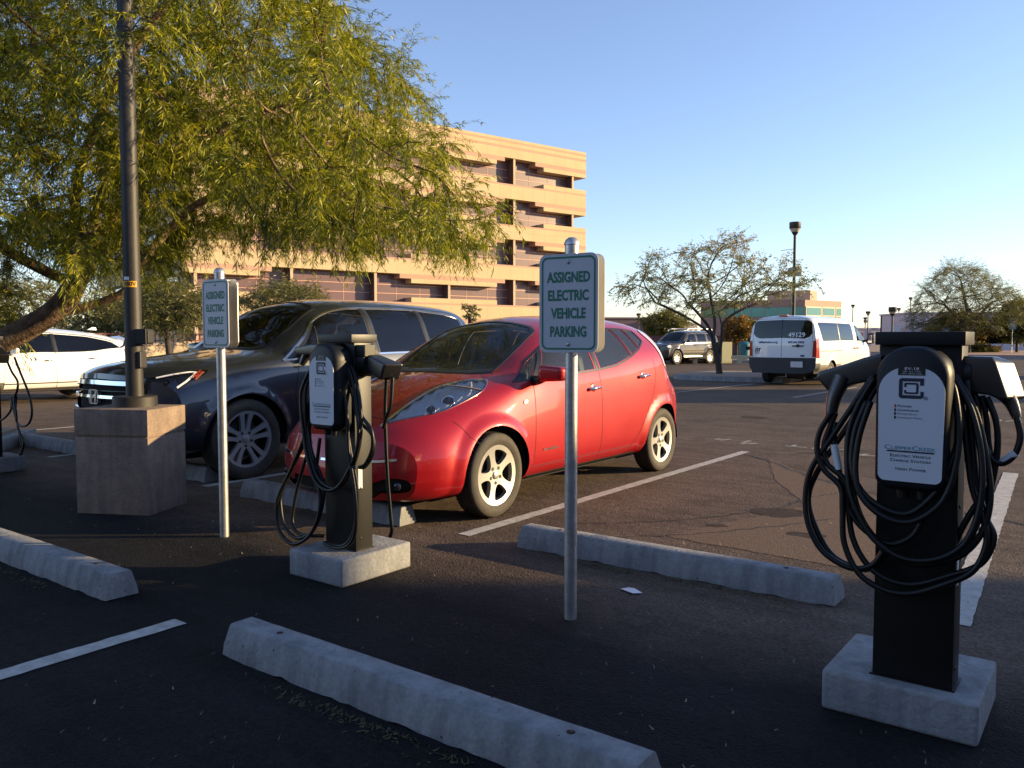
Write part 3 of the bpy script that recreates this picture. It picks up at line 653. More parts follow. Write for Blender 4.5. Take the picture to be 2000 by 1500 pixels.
def emit(pieces, name, mat, parent, inset=0., mirror=None, both=False, label=None, thick=0.):
    """pieces: list of (verts, normals, tris) on the y>0 half; both: one mesh over both halves; else one mesh of the given side"""
    Vs, Ns, Ts = [], [], []; o = 0
    for sgn in ((1, -1) if both else ((-1,) if mirror else (1,))):
        for V, Nn, T in pieces:
            V = V-Nn*inset; f = np.array([1, sgn, 1]); V2, N2 = V*f, Nn*f; T2 = flip_ok(V2, N2, T)
            Vs.append(V2); Ns.append(N2); Ts.append(T2+o); o += len(V2)
    V, Nn, T = np.concatenate(Vs), np.concatenate(Ns), np.concatenate(Ts)
    me = bpy.data.meshes.new(name); me.vertices.add(len(V)); me.vertices.foreach_set('co', V.ravel().astype(np.float32))
    me.loops.add(len(T)*3); me.loops.foreach_set('vertex_index', T.ravel().astype(np.int32)); me.polygons.add(len(T))
    me.polygons.foreach_set('loop_start', np.arange(0, len(T)*3, 3, dtype=np.int32)); me.update(calc_edges=True)
    me.polygons.foreach_set('use_smooth', [True]*len(T)); me.materials.append(mat); me.normals_split_custom_set_from_vertices(Nn.tolist())
    ob = bpy.data.objects.new(name, me); COL.objects.link(ob); ob.parent = parent
    if label: ob['label'] = label
    return ob
def strip(B, path, w, name, mat, parent, lift=.002, sgn=1, end=None, h=None, smooth=True):
    """a raised strip (trim, seam) along chart points"""
    P = []
    for i in range(len(path)-1):
        a, b = np.array(path[i], float), np.array(path[i+1], float); k = max(1, int(np.hypot((b-a)[0], (b-a)[1]*.22)/.04))
        P += [tuple(a+(b-a)*j/k) for j in range(k)]
    P.append(path[-1]); A = np.array(P)
    V, Nn = (B.S(A[:, 0], A[:, 1]), B.N(A[:, 0], A[:, 1])) if not end else (B.E(A[:, 0], A[:, 1], end), B.EN(A[:, 0], A[:, 1], end))
    t = np.gradient(V, axis=0); t /= np.linalg.norm(t, axis=1)[:, None]+1e-9; bn = np.cross(Nn, t); hh = lift if h is None else h
    f = np.array([1, sgn, 1]); q = [V+bn*w/2-Nn*.002, V+bn*w/2*.8+Nn*hh, V-bn*w/2*.8+Nn*hh, V-bn*w/2-Nn*.002]
    vs = (np.stack(q, 1)*f).reshape(-1, 3); fs = [(4*i+j, 4*i+j+1, 4*i+5+j, 4*i+4+j) for i in range(len(A)-1) for j in range(3)]
    if sgn > 0: fs = [g[::-1] for g in fs]
    return mk(name, vs, fs, mat, parent, smooth)
def paint(name, col, metal=.3, rough=.35, inside=(.02, .02, .02), coat=1., crough=.04, spec=None):
    """car paint outside, dark trim on the inner side of the sheet metal"""
    m = pm(name, col, rough, metal, coat=coat, crough=crough, spec=spec); n = m.node_tree.nodes; l = m.node_tree.links; b = n['Principled BSDF']; out = n['Material Output']
    ge = n.new('ShaderNodeNewGeometry'); d = n.new('ShaderNodeBsdfDiffuse'); d.inputs[0].default_value = (*inside, 1); mx = n.new('ShaderNodeMixShader')
    l.new(ge.outputs['Backfacing'], mx.inputs[0]); l.new(b.outputs[0], mx.inputs[1]); l.new(d.outputs[0], mx.inputs[2]); l.new(mx.outputs[0], out.inputs[0])
    # very slight dust so that the panels are not perfectly uniform
    tc = n.new('ShaderNodeTexCoord'); nz = n.new('ShaderNodeTexNoise'); nz.inputs['Scale'].default_value = 3; nz.inputs['Detail'].default_value = 8; l.new(tc.outputs['Object'], nz.inputs['Vector'])
    mr = n.new('ShaderNodeMapRange'); mr.inputs['To Min'].default_value = max(.0, rough-.06); mr.inputs['To Max'].default_value = rough+.12; l.new(nz.outputs['Fac'], mr.inputs['Value']); l.new(mr.outputs[0], b.inputs['Roughness'])
    return m
def glass(name, tint, refl=1.0, rough=.01, dust=.006):
    m = bpy.data.materials.new(name); m.use_nodes = True; n = m.node_tree.nodes; l = m.node_tree.links; n.remove(n['Principled BSDF'])
    tr = n.new('ShaderNodeBsdfTransparent'); tr.inputs[0].default_value = (*tint, 1); gl = n.new('ShaderNodeBsdfGlossy'); gl.inputs['Roughness'].default_value = rough
    fr = n.new('ShaderNodeFresnel'); fr.inputs['IOR'].default_value = 1.55; mx = n.new('ShaderNodeMixShader'); du = n.new('ShaderNodeBsdfDiffuse'); du.inputs[0].default_value = (.5, .5, .48, 1); md = n.new('ShaderNodeMixShader'); md.inputs[0].default_value = dust; l.new(tr.outputs[0], md.inputs[1]); l.new(du.outputs[0], md.inputs[2])
    l.new(fr.outputs[0], mx.inputs[0]); l.new(md.outputs[0], mx.inputs[1]); l.new(gl.outputs[0], mx.inputs[2]); l.new(mx.outputs[0], n['Material Output'].inputs[0])
    return m
M_TYRE = pm('tyre_rubber', (.020, .019, .018), .75, var=.3, scale=30)
M_TYREW = pm('dusty_tyre_wall', (.055, .047, .038), .8, var=.25, scale=20)
M_ALLOY = pm('silver_alloy', (.62, .61, .59), .32, metal=.75, var=.06, scale=8)
M_DARKM = pm('dark_cast_metal', (.05, .045, .042), .6, metal=.5, var=.3, scale=30)
M_TRIM = pm('satin_black_trim', (.014, .014, .015), .38)
M_WELL = pm('wheel_well_liner', (.010, .010, .010), .9)
M_SEAT = pm('dark_seat_fabric', (.045, .042, .040), .9, var=.2, scale=40)
M_DASH = pm('dashboard_plastic', (.030, .029, .028), .6)
M_REFL = pm('lamp_reflector', (.90, .905, .92), .2, metal=.0, bump=1.0, bscale=14)
M_LENSR = pm('red_lens', (.42, .012, .010), .15, coat=1.)
M_AMBER = pm('amber_lens', (.55, .10, .02), .2, coat=1.)
M_PLATE = pm('licence_plate', (.55, .56, .58), .5, var=.3, scale=25)
def wheel(parent, x, y, sgn, r, rim_r, width, holes, alloy, hub, bolts=5, dish=.02, dark=None, emblem=None, capr=.03, tw=None, fast=False):
    """tyre > rim; outer face looks along sgn*y. holes: polygons (in a unit rim circle) cut out of the rim face"""
    rt = r; w2 = width/2; n = 56
    prof = [(rim_r-.012, -w2*.8), (rim_r+.004, -w2*.92), (rim_r+.03, -w2), (rt-.05, -w2*1.02), (rt-.015, -w2*.93), (rt-.003, -w2*.78), (rt, -w2*.4), (rt, w2*.4), (rt-.003, w2*.78), (rt-.015, w2*.93), (rt-.05, w2*1.02), (rim_r+.03, w2), (rim_r+.004, w2*.92), (rim_r-.012, w2*.8)]
    ty = part('wheel', MB().lathe([(a, b*sgn) for a, b in prof], n, 'y', (x, y, r), cap=False), tw or M_TYREW, parent, smooth='all')
    # tread blocks
    tb = MB(); m = 64
    for k in range(m):
        for j, (a, b) in enumerate(((-.80, -.42), (-.36, -.04), (.04, .36), (.42, .80))):
            t0 = 2*math.pi*(k+(.5 if j % 2 else 0))/m; t1 = t0+2*math.pi*.72/m; rr = rt+.004
            P = [(x+rr*math.sin(t), y+w2*yy, r+rr*math.cos(t)) for t, yy in ((t0, a), (t1, a), (t1, b), (t0, b))]
            tb.add(P, [(0, 1, 2, 3)])
    part('tread', tb, M_TYRE, ty)
    # rim face by constrained triangulation
    N = 72; circ = [(math.cos(2*math.pi*i/N), math.sin(2*math.pi*i/N)) for i in range(N)]; pts = list(circ); eds = [(i, (i+1) % N) for i in range(N)]
    for h in holes:
        h = dens(h, .09); o = len(pts); pts += h; eds += [(o+i, o+(i+1) % len(h)) for i in range(len(h))]
    rg2 = np.random.default_rng(0)
    for a in np.arange(.12, .98, .11):
        for k in range(max(6, int(2*math.pi*a/.11))):
            q = 2*math.pi*k/max(6, int(2*math.pi*a/.11)); p = (a*math.cos(q), a*math.sin(q))
            if not any(inpoly(np.array([p]), h)[0] for h in holes): pts.append(p)
    res = delaunay_2d_cdt([Vector(p) for p in pts], eds, [], 0, 1e-6); V = np.array([(p.x, p.y) for p in res[0]]); T = np.array([f for f in res[2] if len(f) == 3]); c = V[T].mean(1)
    keep = np.hypot(c[:, 0], c[:, 1]) < 1
    for h in holes: keep &= ~inpoly(c, h)
    T = T[keep]; q = np.hypot(V[:, 0], V[:, 1]); yo = w2*.88-dish*(1-np.clip(q, 0, 1)**2)-.012*np.clip((q-.90)/.1, 0, 1)*0
    F = np.stack([x+V[:, 0]*(rim_r+.002), y+sgn*yo, r+V[:, 1]*(rim_r+.002)], 1); Bk = F.copy(); Bk[:, 1] -= sgn*.035
    from collections import Counter
    cnt = Counter(); 
    for t in T:
        for a, b in ((t[0], t[1]), (t[1], t[2]), (t[2], t[0])): cnt[(min(a, b), max(a, b))] += 1
    nV = len(V); fs = [tuple(t) for t in T]; dirs = {}
    for t in T:
        for a, b in ((t[0], t[1]), (t[1], t[2]), (t[2], t[0])):
            if cnt[(min(a, b), max(a, b))] == 1: fs.append((b, a, a+nV, b+nV))
    rm = mk('rim', np.concatenate([F, Bk]), fs, alloy, ty, True)
    part('rim_barrel', MB().lathe([(rim_r+.003, sgn*w2*.9), (rim_r-.008, sgn*w2*.8), (rim_r-.03, sgn*w2*.2), (rim_r-.03, -sgn*w2*.8)], 48, 'y', (x, y, r), cap=False), dark or M_DARKM, rm, smooth='all')
    part('brake_disc', MB().lathe([(.0, sgn*.0), (rim_r*.68, sgn*.0), (rim_r*.68, -sgn*.02), (0, -sgn*.02)], 40, 'y', (x, y+sgn*w2*.1, r)), M_DARKM, ty, smooth=True)
    hb = MB().lathe([(capr*1.05, sgn*(w2*.88-dish-.01)), (capr, sgn*(w2*.88-dish+.012)), (capr*.7, sgn*(w2*.88-dish+.016)), (0, sgn*(w2*.88-dish+.016))], 24, 'y', (x, y, r))
    part('hub_cap', hb, hub, rm, smooth=True)
    bl = MB()
    for k in range(bolts):
        a = 2*math.pi*(k+.5)/bolts+math.pi/2; bl.lathe([(.015, sgn*(w2*.88-dish-.004)), (.014, sgn*(w2*.88-dish+.004)), (0, sgn*(w2*.88-dish+.004))], 10, 'y', (x+capr*2.0*math.cos(a), y, r+capr*2.0*math.sin(a)))
    part('lug_nuts', bl, M_DARKM, rm)
    return ty
def sector(a0, a1, r0, r1, rnd=2, n=5, taper=1.0):
    """rounded spoke opening between two angles (degrees) and two radii"""
    m = (a0+a1)/2; i0, i1 = m-(a1-a0)/2*taper, m+(a1-a0)/2*taper
    p = [(r0*math.cos(R(i0)), r0*math.sin(R(i0)))]
    p += [(r1*math.cos(R(a0+(a1-a0)*k/n)), r1*math.sin(R(a0+(a1-a0)*k/n))) for k in range(n+1)]
    p += [(r0*math.cos(R(i1)), r0*math.sin(R(i1)))]
    return chaik(p, rnd)
def arch_poly(B, cx, cz, r, n=26):
    """wheel arch outline in (x, v)"""
    xs, vs = [], []; zb = B.raw(np.array([cx]), np.array([1.0]))[1][0]; a0 = math.asin(max(-1, min(1, (zb-cz)/r)))
    A = np.linspace(a0, math.pi-a0, n); x = cx+r*np.cos(A); z = cz+r*np.sin(A)
    # undo the plan sweep so that the opening is round on the finished surface
    xr = x.copy()
    for _ in range(12):
        v = B.vz(np.clip(xr, 0, B.L), z); xr = xr-(B.S(xr, v)[:, 0]-x)
    v = B.vz(np.clip(xr, 0, B.L), z); p = [(float(a), float(b)) for a, b in zip(xr, v)]
    return p+[(p[-1][0], 0.), (p[0][0], 0.)]
def blob(pts, rads, mat, name, parent, n=14):
    return part(name, MB().tube(pts, rads, n), mat, parent, smooth='all')
def rbox(name, mat, parent, x0, x1, y0, y1, z0, z1, bev=.02, taper=None, **k):
    mb = MB().box(x0, x1, y0, y1, z0, z1)
    if taper: mb.v = [taper(p) for p in mb.v]
    return part(name, mb, mat, parent, smooth=True, bevel=bev, seg=3, **k)
def seats(t, rows, z0, mat=None):
    for (x, ys) in rows:
        for y in ys:
            s_ = rbox('seat', mat or M_SEAT, t, x-.28, x+.22, y-.24, y+.24, z0, z0+.20, .05)
            bk = MB().box(-.06, .06, -.23, .23, 0, .62); bk.v = [(p[0]+x+.22+.28*p[2]/.62*.8, p[1]*(1-.25*p[2]/.62)+y, p[2]+z0+.15) for p in bk.v]
            part('seat_back', bk, mat or M_SEAT, s_, smooth=True, bevel=.05, seg=3)
            hd = MB().box(-.045, .045, -.13, .13, 0, .2); hd.v = [(p[0]+x+.46, p[1]+y, p[2]+z0+.80) for p in hd.v]
            part('headrest', hd, mat or M_SEAT, s_, smooth=True, bevel=.04, seg=3)
# ------------------------------------------------------------------ red hatchback
def hatch():
    U = [(.60, .18), (.845, .19), (.895, .48)]
    st = [(0., [(.56, .21), (.68, .215), (.725, .38), (.71, .49), (.665, .56), (.57, .605), (.44, .625), (.23, .64), (0, .645)]),
          (.06, [(.60, .195), (.755, .20), (.80, .39), (.78, .52), (.73, .61), (.63, .67), (.49, .70), (.26, .72), (0, .725)]),
          (.15, [(.60, .19), (.80, .19), (.838, .40), (.82, .55), (.765, .65), (.665, .72), (.52, .755), (.27, .78), (0, .79)]),
          (.5, [(.60, .18), (.82, .19), (.865, .42), (.85, .61), (.80, .755), (.71, .84), (.58, .885), (.3, .915), (0, .925)]),
          (.95, [(.60, .18), (.84, .19), (.885, .45), (.875, .69), (.835, .875), (.75, .95), (.64, .985), (.33, 1.02), (0, 1.03)]),
          (1.25, [*U[:2], (.89, .47), (.885, .73), (.85, .945), (.79, 1.005), (.70, 1.045), (.36, 1.08), (0, 1.09)]),
          (1.6, [*U, (.89, .77), (.855, 1.0), (.79, 1.12), (.685, 1.22), (.36, 1.27), (0, 1.285)]),
          (2.0, [*U, (.89, .78), (.86, 1.02), (.765, 1.22), (.625, 1.40), (.33, 1.47), (0, 1.48)]),
          (2.35, [*U, (.89, .79), (.86, 1.035), (.75, 1.26), (.585, 1.465), (.31, 1.53), (0, 1.54)]),
          (2.8, [*U, (.89, .81), (.86, 1.06), (.74, 1.28), (.58, 1.485), (.30, 1.545), (0, 1.555)]),
          (3.3, [(.6, .19), (.845, .195), (.895, .48), (.895, .83), (.865, 1.12), (.735, 1.31), (.575, 1.48), (.3, 1.54), (0, 1.55)]),
          (3.8, [(.6, .2), (.84, .21), (.895, .48), (.90, .84), (.85, 1.17), (.715, 1.32), (.545, 1.445), (.29, 1.50), (0, 1.51)]),
          (3.99, [(.6, .22), (.82, .23), (.875, .48), (.885, .84), (.80, 1.14), (.645, 1.29), (.475, 1.40), (.28, 1.45), (0, 1.46)]),
          (4.20, [(.6, .25), (.80, .26), (.85, .48), (.84, .80), (.765, 1.0), (.63, 1.10), (.48, 1.18), (.28, 1.22), (0, 1.23)]),
          (4.445, [(.6, .28), (.76, .28), (.80, .45), (.80, .68), (.75, .84), (.64, .90), (.50, .94), (.25, .96), (0, .96)])]
    FX, RX, WR = .96, 3.66, .318
    B = Body(st, (.46, 2.5, 1.7), [(.42, .45, 1.3, 1), (.34, .8, 1.3, -1)], (.41, 2.2, 1.05), [(.80, .62, 1.1, 1)], [(FX, WR, .375, .10, .030), (RX, WR, .375, .10, .022)])
    t = thing('red_hatchback', 'glossy red hatchback with silver five spoke wheels parked in the middle of the picture', 'car', (-4.59, 3.82, 0), R(90))
    red = paint('red_paint', (.36, .0035, .009), .25, .40, coat=.8, spec=.35)
    gl = glass('clear_glass', (.86, .92, .86), dust=.045); gd = glass('dark_glass', (.30, .34, .33))
    lens = glass('lamp_lens', (.96, .965, .97), dust=.02)
    af, ar = arch_poly(B, FX, WR, .372), arch_poly(B, RX, WR, .368)
    hl = chaik([(.075, 6.30), (.075, 6.30), (.198, 5.80), (.341, 5.26), (.578, 5.14), (.841, 5.20), (.985, 5.58), (1.10, 5.98), (1.10, 5.98), (1.023, 6.37), (.89, 6.59), (.667, 6.60), (.44, 6.50), (.25, 6.42)], 1)
    regs = [('arch', af), ('arch', ar), ('headlight', hl),
            ('windshield', [(1.20, 8), (1.215, 7.3), (1.255, 6.75), (1.31, 6.40), (1.5, 6.36), (1.75, 6.36), (1.93, 6.36), (1.985, 6.6), (2.02, 7.3), (2.03, 8)]),
            ('quarter_glass', [(1.24, 5.08), (1.43, 4.46), (1.69, 5.62), (1.5, 5.55)]),
            ('front_window', [(1.50, 4.2), (1.60, 4.14), (2.40, 4.14), (2.40, 5.66), (2.0, 5.66), (1.78, 5.64)]),
            ('rear_window', [(2.50, 4.14), (2.80, 4.2), (3.10, 4.40), (3.02, 5.70), (2.50, 5.66)]),
            ('rear_quarter', [(3.14, 4.44), (3.30, 4.66), (3.24, 5.66), (3.06, 5.70)]),
            ('rear_quarter_end', [(3.34, 4.72), (3.46, 5.0), (3.44, 5.55), (3.28, 5.64)]),
            ('tail_light', chaik([(3.60, 5.62), (3.76, 5.85), (3.84, 4.9), (3.90, 4.2), (3.94, 3.6), (3.82, 3.6), (3.74, 4.2), (3.68, 4.9)], 1)),
            ('back_glass', [(4.12, 8), (4.12, 6.5), (4.27, 6.4), (4.28, 8)]),
            ('indicator', [(1.27+.035*math.cos(a), 3.54+.09*math.sin(a)) for a in np.linspace(0, 6.28, 16)[:-1]]),
            ('front_door', [(1.43, 1.45), (2.452, 1.45), (2.452, 4.08), (1.69, 4.08), (1.43, 4.05), (1.40, 2.6)]),
            ('rear_door', [(2.458, 1.45), (3.04, 1.45), (3.05, 1.49), (3.22, 2.1), (3.43, 2.94), (3.51, 3.5), (3.50, 4.08), (2.458, 4.08)])]
    ch = B.side(regs, .024)
    fog = [(.60+.075*math.cos(a), .325+.06*math.sin(a)) for a in np.linspace(0, 6.28, 20)[:-1]]
    fr = B.end('f', [('fog_recess', chaik([(.36, .275), (.62, .26), (.69, .30), (.67, .37), (.52, .375)], 2)), ('lower_intake', [(0, .215), (.42, .22), (.5, .27), (.34, .29), (.30, .34), (0, .345)])])
    rr = B.end('r', [('rear_valance', [(0, .2), (.7, .2), (.66, .38), (0, .38)])])
    body = emit(ch['body']+fr['body']+rr['body'], 'body', red, t, both=True)
    emit(rr['rear_valance'], 'rear_valance', M_TRIM, t, both=True)
    emit(ch['windshield'], 'windshield', gl, t, .003, both=True); emit(ch['back_glass'], 'back_glass', gd, t, .003, both=True)
    emit(fr['lower_intake'], 'lower_intake', M_WELL, t, .04, both=True)
    for mi, sg in ((False, 1), (True, -1)):
        E_ = lambda k, m, ins=0., **kw: emit(ch[k], kw.pop('nm', k), m, kw.pop('par', t), ins, mi, **kw)
        fd = E_('front_door', red); rd = E_('rear_door', red)
        for d_, hx in ((fd, 2.33), (rd, 3.24)):
            v = B.vz(hx, .90+.075*(hx > 3)); c = B.S([hx], v)[0]
            rec = MB().ball((c[0]-.01, sg*(c[1]-.004), c[2]-.002), (.05, .010, .048), 18, 10); part('handle_recess', rec, pm('red_recess', (.20, .004, .008), .35, coat=1.), d_, smooth='all')
            blob([(c[0]-.095, sg*(c[1]+.004), c[2]-.004), (c[0]-.085, sg*(c[1]+.028), c[2]-.002), (c[0]-.02, sg*(c[1]+.034), c[2]+.004), (c[0]+.06, sg*(c[1]+.030), c[2]+.008), (c[0]+.085, sg*(c[1]+.006), c[2]+.008)], [.012, .016, .0155, .0145, .010], M_CHROME, 'door_handle', d_)
        E_('quarter_glass', gl, .003, nm='window'); E_('front_window', gl, .003, nm='window'); E_('rear_window', gl, .003, nm='window'); E_('rear_quarter', gl, .003, nm='window'); E_('rear_quarter_end', M_TRIM, 0.002, nm='pillar_cover')
        # headlight: clear lens over a bright bowl with dark projectors
        h = E_('headlight', lens, -.012); hb = emit(ch['headlight'], 'reflector_bowl', M_REFL, h, .016, mi)
        me = hb.data; n_ = len(me.vertices); co = np.zeros(n_*3, np.float32); me.vertices.foreach_get('co', co); co = co.reshape(-1, 3)      # moulded reflector steps
        co[:, 2] += .010*np.sin(48*co[:, 0]+62*np.abs(co[:, 1])); me.vertices.foreach_set('co', co.ravel()); me.normals_split_custom_set_from_vertices([(0, 0, 0)]*n_); me.update()
        ring = strip(B, hl+[hl[0]], .016, 'lamp_rim', M_CHROME, h, .006, sg)
        for (qx, qv, rr_) in ((.54, 5.68, .045), (.36, 5.72, .036)):
            c = B.S([qx], [qv])[0]; n_ = B.N([qx], [qv])[0]; d_ = Vector((-.62, .35*sg, .55)).normalized(); o = Vector((c[0]-n_[0]*.012, sg*(c[1]-n_[1]*.012), c[2]-n_[2]*.012))
            mb = MB().lathe([(rr_*.8, -.02), (rr_*.8, .0), (rr_*.7, .012), (rr_*.4, .022), (0, .026)], 20); rg_ = MB().lathe([(rr_*1.25, -.015), (rr_*1.2, .006), (rr_*1.0, .008), (rr_*.82, -.004)], 20, cap=False); rg_.xf(Matrix.Translation(o) @ d_.to_track_quat('Z', 'Y').to_matrix().to_4x4()); part('projector_ring', rg_, M_CHROME, h, smooth='all'); mb.xf(Matrix.Translation(o) @ d_.to_track_quat('Z', 'Y').to_matrix().to_4x4())
            part('projector', mb, pm('projector_dark', (.05, .055, .075), .12, metal=.6), h, smooth='all')
        strip(B, [(.80, 6.5), (.86, 5.3)], .010, 'lamp_divider', pm('amber_grey_strip', (.50, .33, .22), .3), h, .014, sg)
        E_('tail_light', pm('pale_red_lens', (.70, .52, .52), .15, coat=1.), -.006); E_('indicator', pm('clear_indicator', (.72, .66, .55), .1, coat=1.), -.006)
        fl_ = emit(fr['fog_recess'], 'fog_recess', M_WELL, t, .03, mi)
        c = B.E([.60], [.318], 'f')[0]; mb = MB().ball((0, 0, 0), (.030, .030, .02), 16, 8); mb.xf(Matrix.Translation((c[0]+.012, sg*c[1], c[2])) @ Vector((-1, .35*sg, 0)).to_track_quat('Z', 'Y').to_matrix().to_4x4())
        part('fog_light', mb, pm('projector_dark', (.05, .055, .075), .12, metal=.6), fl_, smooth='all')
        strip(B, [(0.02, .478), (.30, .478), (.50, .488), (.60, .50)], .022, 'chrome_bar', M_CHROME, t, .010, sg, end='f')
        # seams, window surrounds, sill
        dk = M_TRIM
        for p, wd in (([(1.40, 1.1), (1.40, 2.6), (1.43, 4.05)], .007), ([(2.455, 1.1), (2.455, 4.1)], .007), ([(1.42, 1.45), (3.04, 1.45)], .006), ([(3.0, 1.12), (3.05, 1.49), (3.22, 2.1), (3.43, 2.94), (3.51, 3.5), (3.50, 4.1)], .007), ([(.33, 4.45), (.40, 3.25), (.50, 2.8)], .005),
                      ([(1.10, 6.0), (1.16, 6.35), (1.26, 6.6)], .006), ([(.13, 6.3), (.16, 7.2), (.15, 8)], .006), ([(4.0, 3.0), (4.3, 2.8)], .006)):
            strip(B, p, wd, 'panel_seam', M_WELL, body, .0012, sg)
        for p, wd in (([(1.22, 5.06), (1.5, 5.62), (1.72, 5.68)], .016), ([(1.465, 4.3), (1.74, 5.68)], .05), ([(1.42, 4.42), (1.6, 4.09), (2.45, 4.09), (2.82, 4.15), (3.12, 4.36), (3.32, 4.62), (3.48, 4.98)], .022), ([(2.45, 4.12), (2.45, 5.70)], .075),
                      ([(1.5, 5.66), (2.0, 5.71), (3.03, 5.75), (3.28, 5.70), (3.45, 5.60), (3.48, 4.98)], .024), ([(3.12, 4.40), (3.04, 5.74)], .022), ([(3.32, 4.68), (3.26, 5.70)], .026), ([(1.42, 4.42), (1.22, 5.06)], .018)):
            strip(B, p, wd, 'window_trim', dk, body, .004, sg)
        strip(B, [(1.31, 6.40), (1.5, 6.36), (1.75, 6.36), (1.93, 6.36), (1.985, 6.6), (2.02, 7.3), (2.03, 8)], .045, 'windshield_trim', dk, body, .003, sg)
        strip(B, [(1.16, 8), (1.18, 7.3), (1.22, 6.75), (1.30, 6.36)], .11, 'cowl', dk, body, .004, sg)
        # door mirror
        c = B.S([1.47], [4.25])[0]
        mr = blob([(c[0]-.0, sg*(c[1]-.02), c[2]+.0), (c[0]-.01, sg*(c[1]+.05), c[2]+.01), (c[0]-.0, sg*(c[1]+.09), c[2]+.035)], [.045, .035, .04], M_TRIM, 'mirror', t)
        mb = MB().box(-.06, .07, .0, .21, -.06, .075); mb.v = [(p[0]*(1-.35*(p[1]/.21)), p[1]+p[0]*.15, p[2]*(1-.22*(p[1]/.21))) for p in mb.v]; mb.v = [(p[0]+c[0], sg*(p[1]+c[1]+.07), p[2]+c[2]+.055) for p in mb.v]
        part('mirror_shell', mb, red, mr, smooth=True, bevel=.035, seg=4)
        strip(B, [(1.40, 1.0), (3.2, 1.0)], .05, 'sill_trim', red, body, .006, sg)
        # wheels and wells
        hs = [sector(72*k-26, 72*k+26, .36, .83, 2, taper=.72) for k in range(5)]
        for wx in (FX, RX):
            wheel(t, wx, sg*.785, sg, WR, .229, .19, hs, M_ALLOY, M_ALLOY, 5, .018, capr=.030)
            w_ = MB(); n = 20
            for k in range(n+1):
                a = math.pi*k/n-.0; 
                w_.v += [(wx+.40*math.cos(a), sg*.845, WR+.40*math.sin(a)-.02), (wx+.40*math.cos(a), sg*.5, WR+.40*math.sin(a)-.02)]
            w_.f = [(2*k, 2*k+1, 2*k+3, 2*k+2) for k in range(n)]; w_.add([(wx-.40, sg*.5, .15), (wx+.40, sg*.5, .15), (wx+.40, sg*.5, .75), (wx-.40, sg*.5, .75)], [(0, 1, 2, 3)])
            part('wheel_well', w_, M_WELL, t)
    # badge lettering on the front door
    c = B.S([1.60], [B.vz(1.60, .45)[0]])[0]
    tm = text_mb([('zero emission', 0, 0, .034, 1.1, .0008)]); tm.v = [(p[0]+c[0]+.04, -c[1]-.006, p[2]+c[2]) for p in tm.v]
    lb = part('badge_lettering', tm, M_CHROME, t)
    # cabin
    part('floor_pan', MB().box(.5, 4.2, -.62, .62, .16, .24), M_WELL, t)
    rbox('dashboard', M_DASH, t, 1.12, 1.62, -.72, .72, .60, .98, .06)
    part('steering_wheel', MB().tube([(1.78+.10*math.cos(a)*.5, -.36+.18*math.sin(a), .98+.17*math.cos(a)) for a in np.linspace(0, 2*math.pi, 25)], .014, 8), M_DASH, t, smooth=True)
    seats(t, [(2.0, (-.36, .36)), (2.95, (-.36, .36))], .34)
    rbox('cargo_cover', M_DASH, t, 3.45, 4.15, -.62, .62, .84, .88, .02)
    for sg in (1, -1):
        rbox('door_card', M_DASH, t, 1.4, 3.4, sg*.74-.03, sg*.74+.03, .3, .93, .02)
        rbox('pillar_lining', M_DASH, t, 2.41, 2.50, sg*.68-.03, sg*.68+.02, .9, 1.35, .02, taper=lambda p, s=sg: (p[0], p[1]-s*.10*max(0, (p[2]-.95))/.4, p[2]))
    part('rear_view_mirror', MB().box(1.86, 1.89, -.11, .11, 1.30, 1.36), M_DASH, t, bevel=.01)
    c = B.S([1.83], [7.45])[0]; part('parking_permit', MB().add([(1.66, .34, 1.262), (1.66, .46, 1.256), (1.74, .455, 1.305), (1.74, .335, 1.311)], [(0, 1, 2, 3)]), pm('permit_paper', (.45, .36, .30), .7, var=.4, scale=40), t)
    return B
HB = hatch()
# ------------------------------------------------------------------ other vehicles
def well(t, wx, sg, yo, r, WR, top):
    w_ = MB(); n = 20
    for k in range(n+1):
        a = math.pi*k/n; w_.v += [(wx+r*math.cos(a), sg*yo, WR+r*math.sin(a)-.02), (wx+r*math.cos(a), sg*(yo-.38), WR+r*math.sin(a)-.02)]
    w_.f = [(2*k, 2*k+1, 2*k+3, 2*k+2) for k in range(n)]; w_.add([(wx-r, sg*(yo-.38), .2), (wx+r, sg*(yo-.38), .2), (wx+r, sg*(yo-.38), top), (wx-r, sg*(yo-.38), top)], [(0, 1, 2, 3)])
    part('wheel_well', w_, M_WELL, t)
def handle(B, d_, hx, z, sg, mat, ln=.09):
    v = B.vz(hx, z); c = B.S([hx], v)[0]
    blob([(c[0]-ln, sg*(c[1]+.002), c[2]), (c[0]-ln*.8, sg*(c[1]+.03), c[2]+.002), (c[0]+ln*.8, sg*(c[1]+.03), c[2]+.004), (c[0]+ln, sg*(c[1]+.002), c[2]+.004)], [.011, .016, .016, .011], mat, 'door_handle', d_)
def mirror(B, t, x, v, sg, shell, w=.22, h=.16, out=.07):
    c = B.S([x], [v])[0]
    mr = blob([(c[0], sg*(c[1]-.03), c[2]), (c[0], sg*(c[1]+.06), c[2]+.015), (c[0], sg*(c[1]+.10), c[2]+.04)], [.045, .035, .04], M_TRIM, 'mirror', t)
    mb = MB().box(-.07, .06, 0, w, -h*.45, h*.55); mb.v = [((p[0]*(1-.3*(p[1]/w)))+c[0], sg*(p[1]+c[1]+out), p[2]*(1-.2*(p[1]/w))+c[2]+.06) for p in mb.v]
    part('mirror_shell', mb, shell, mr, smooth=True, bevel=.04, seg=4)
    part('mirror_glass', MB().box(c[0]+.061, c[0]+.064, *(sorted((sg*(c[1]+out+.03), sg*(c[1]+out+w-.05)))), c[2]+.06-h*.3, c[2]+.06+h*.38), M_CHROME, mr)
    return mr
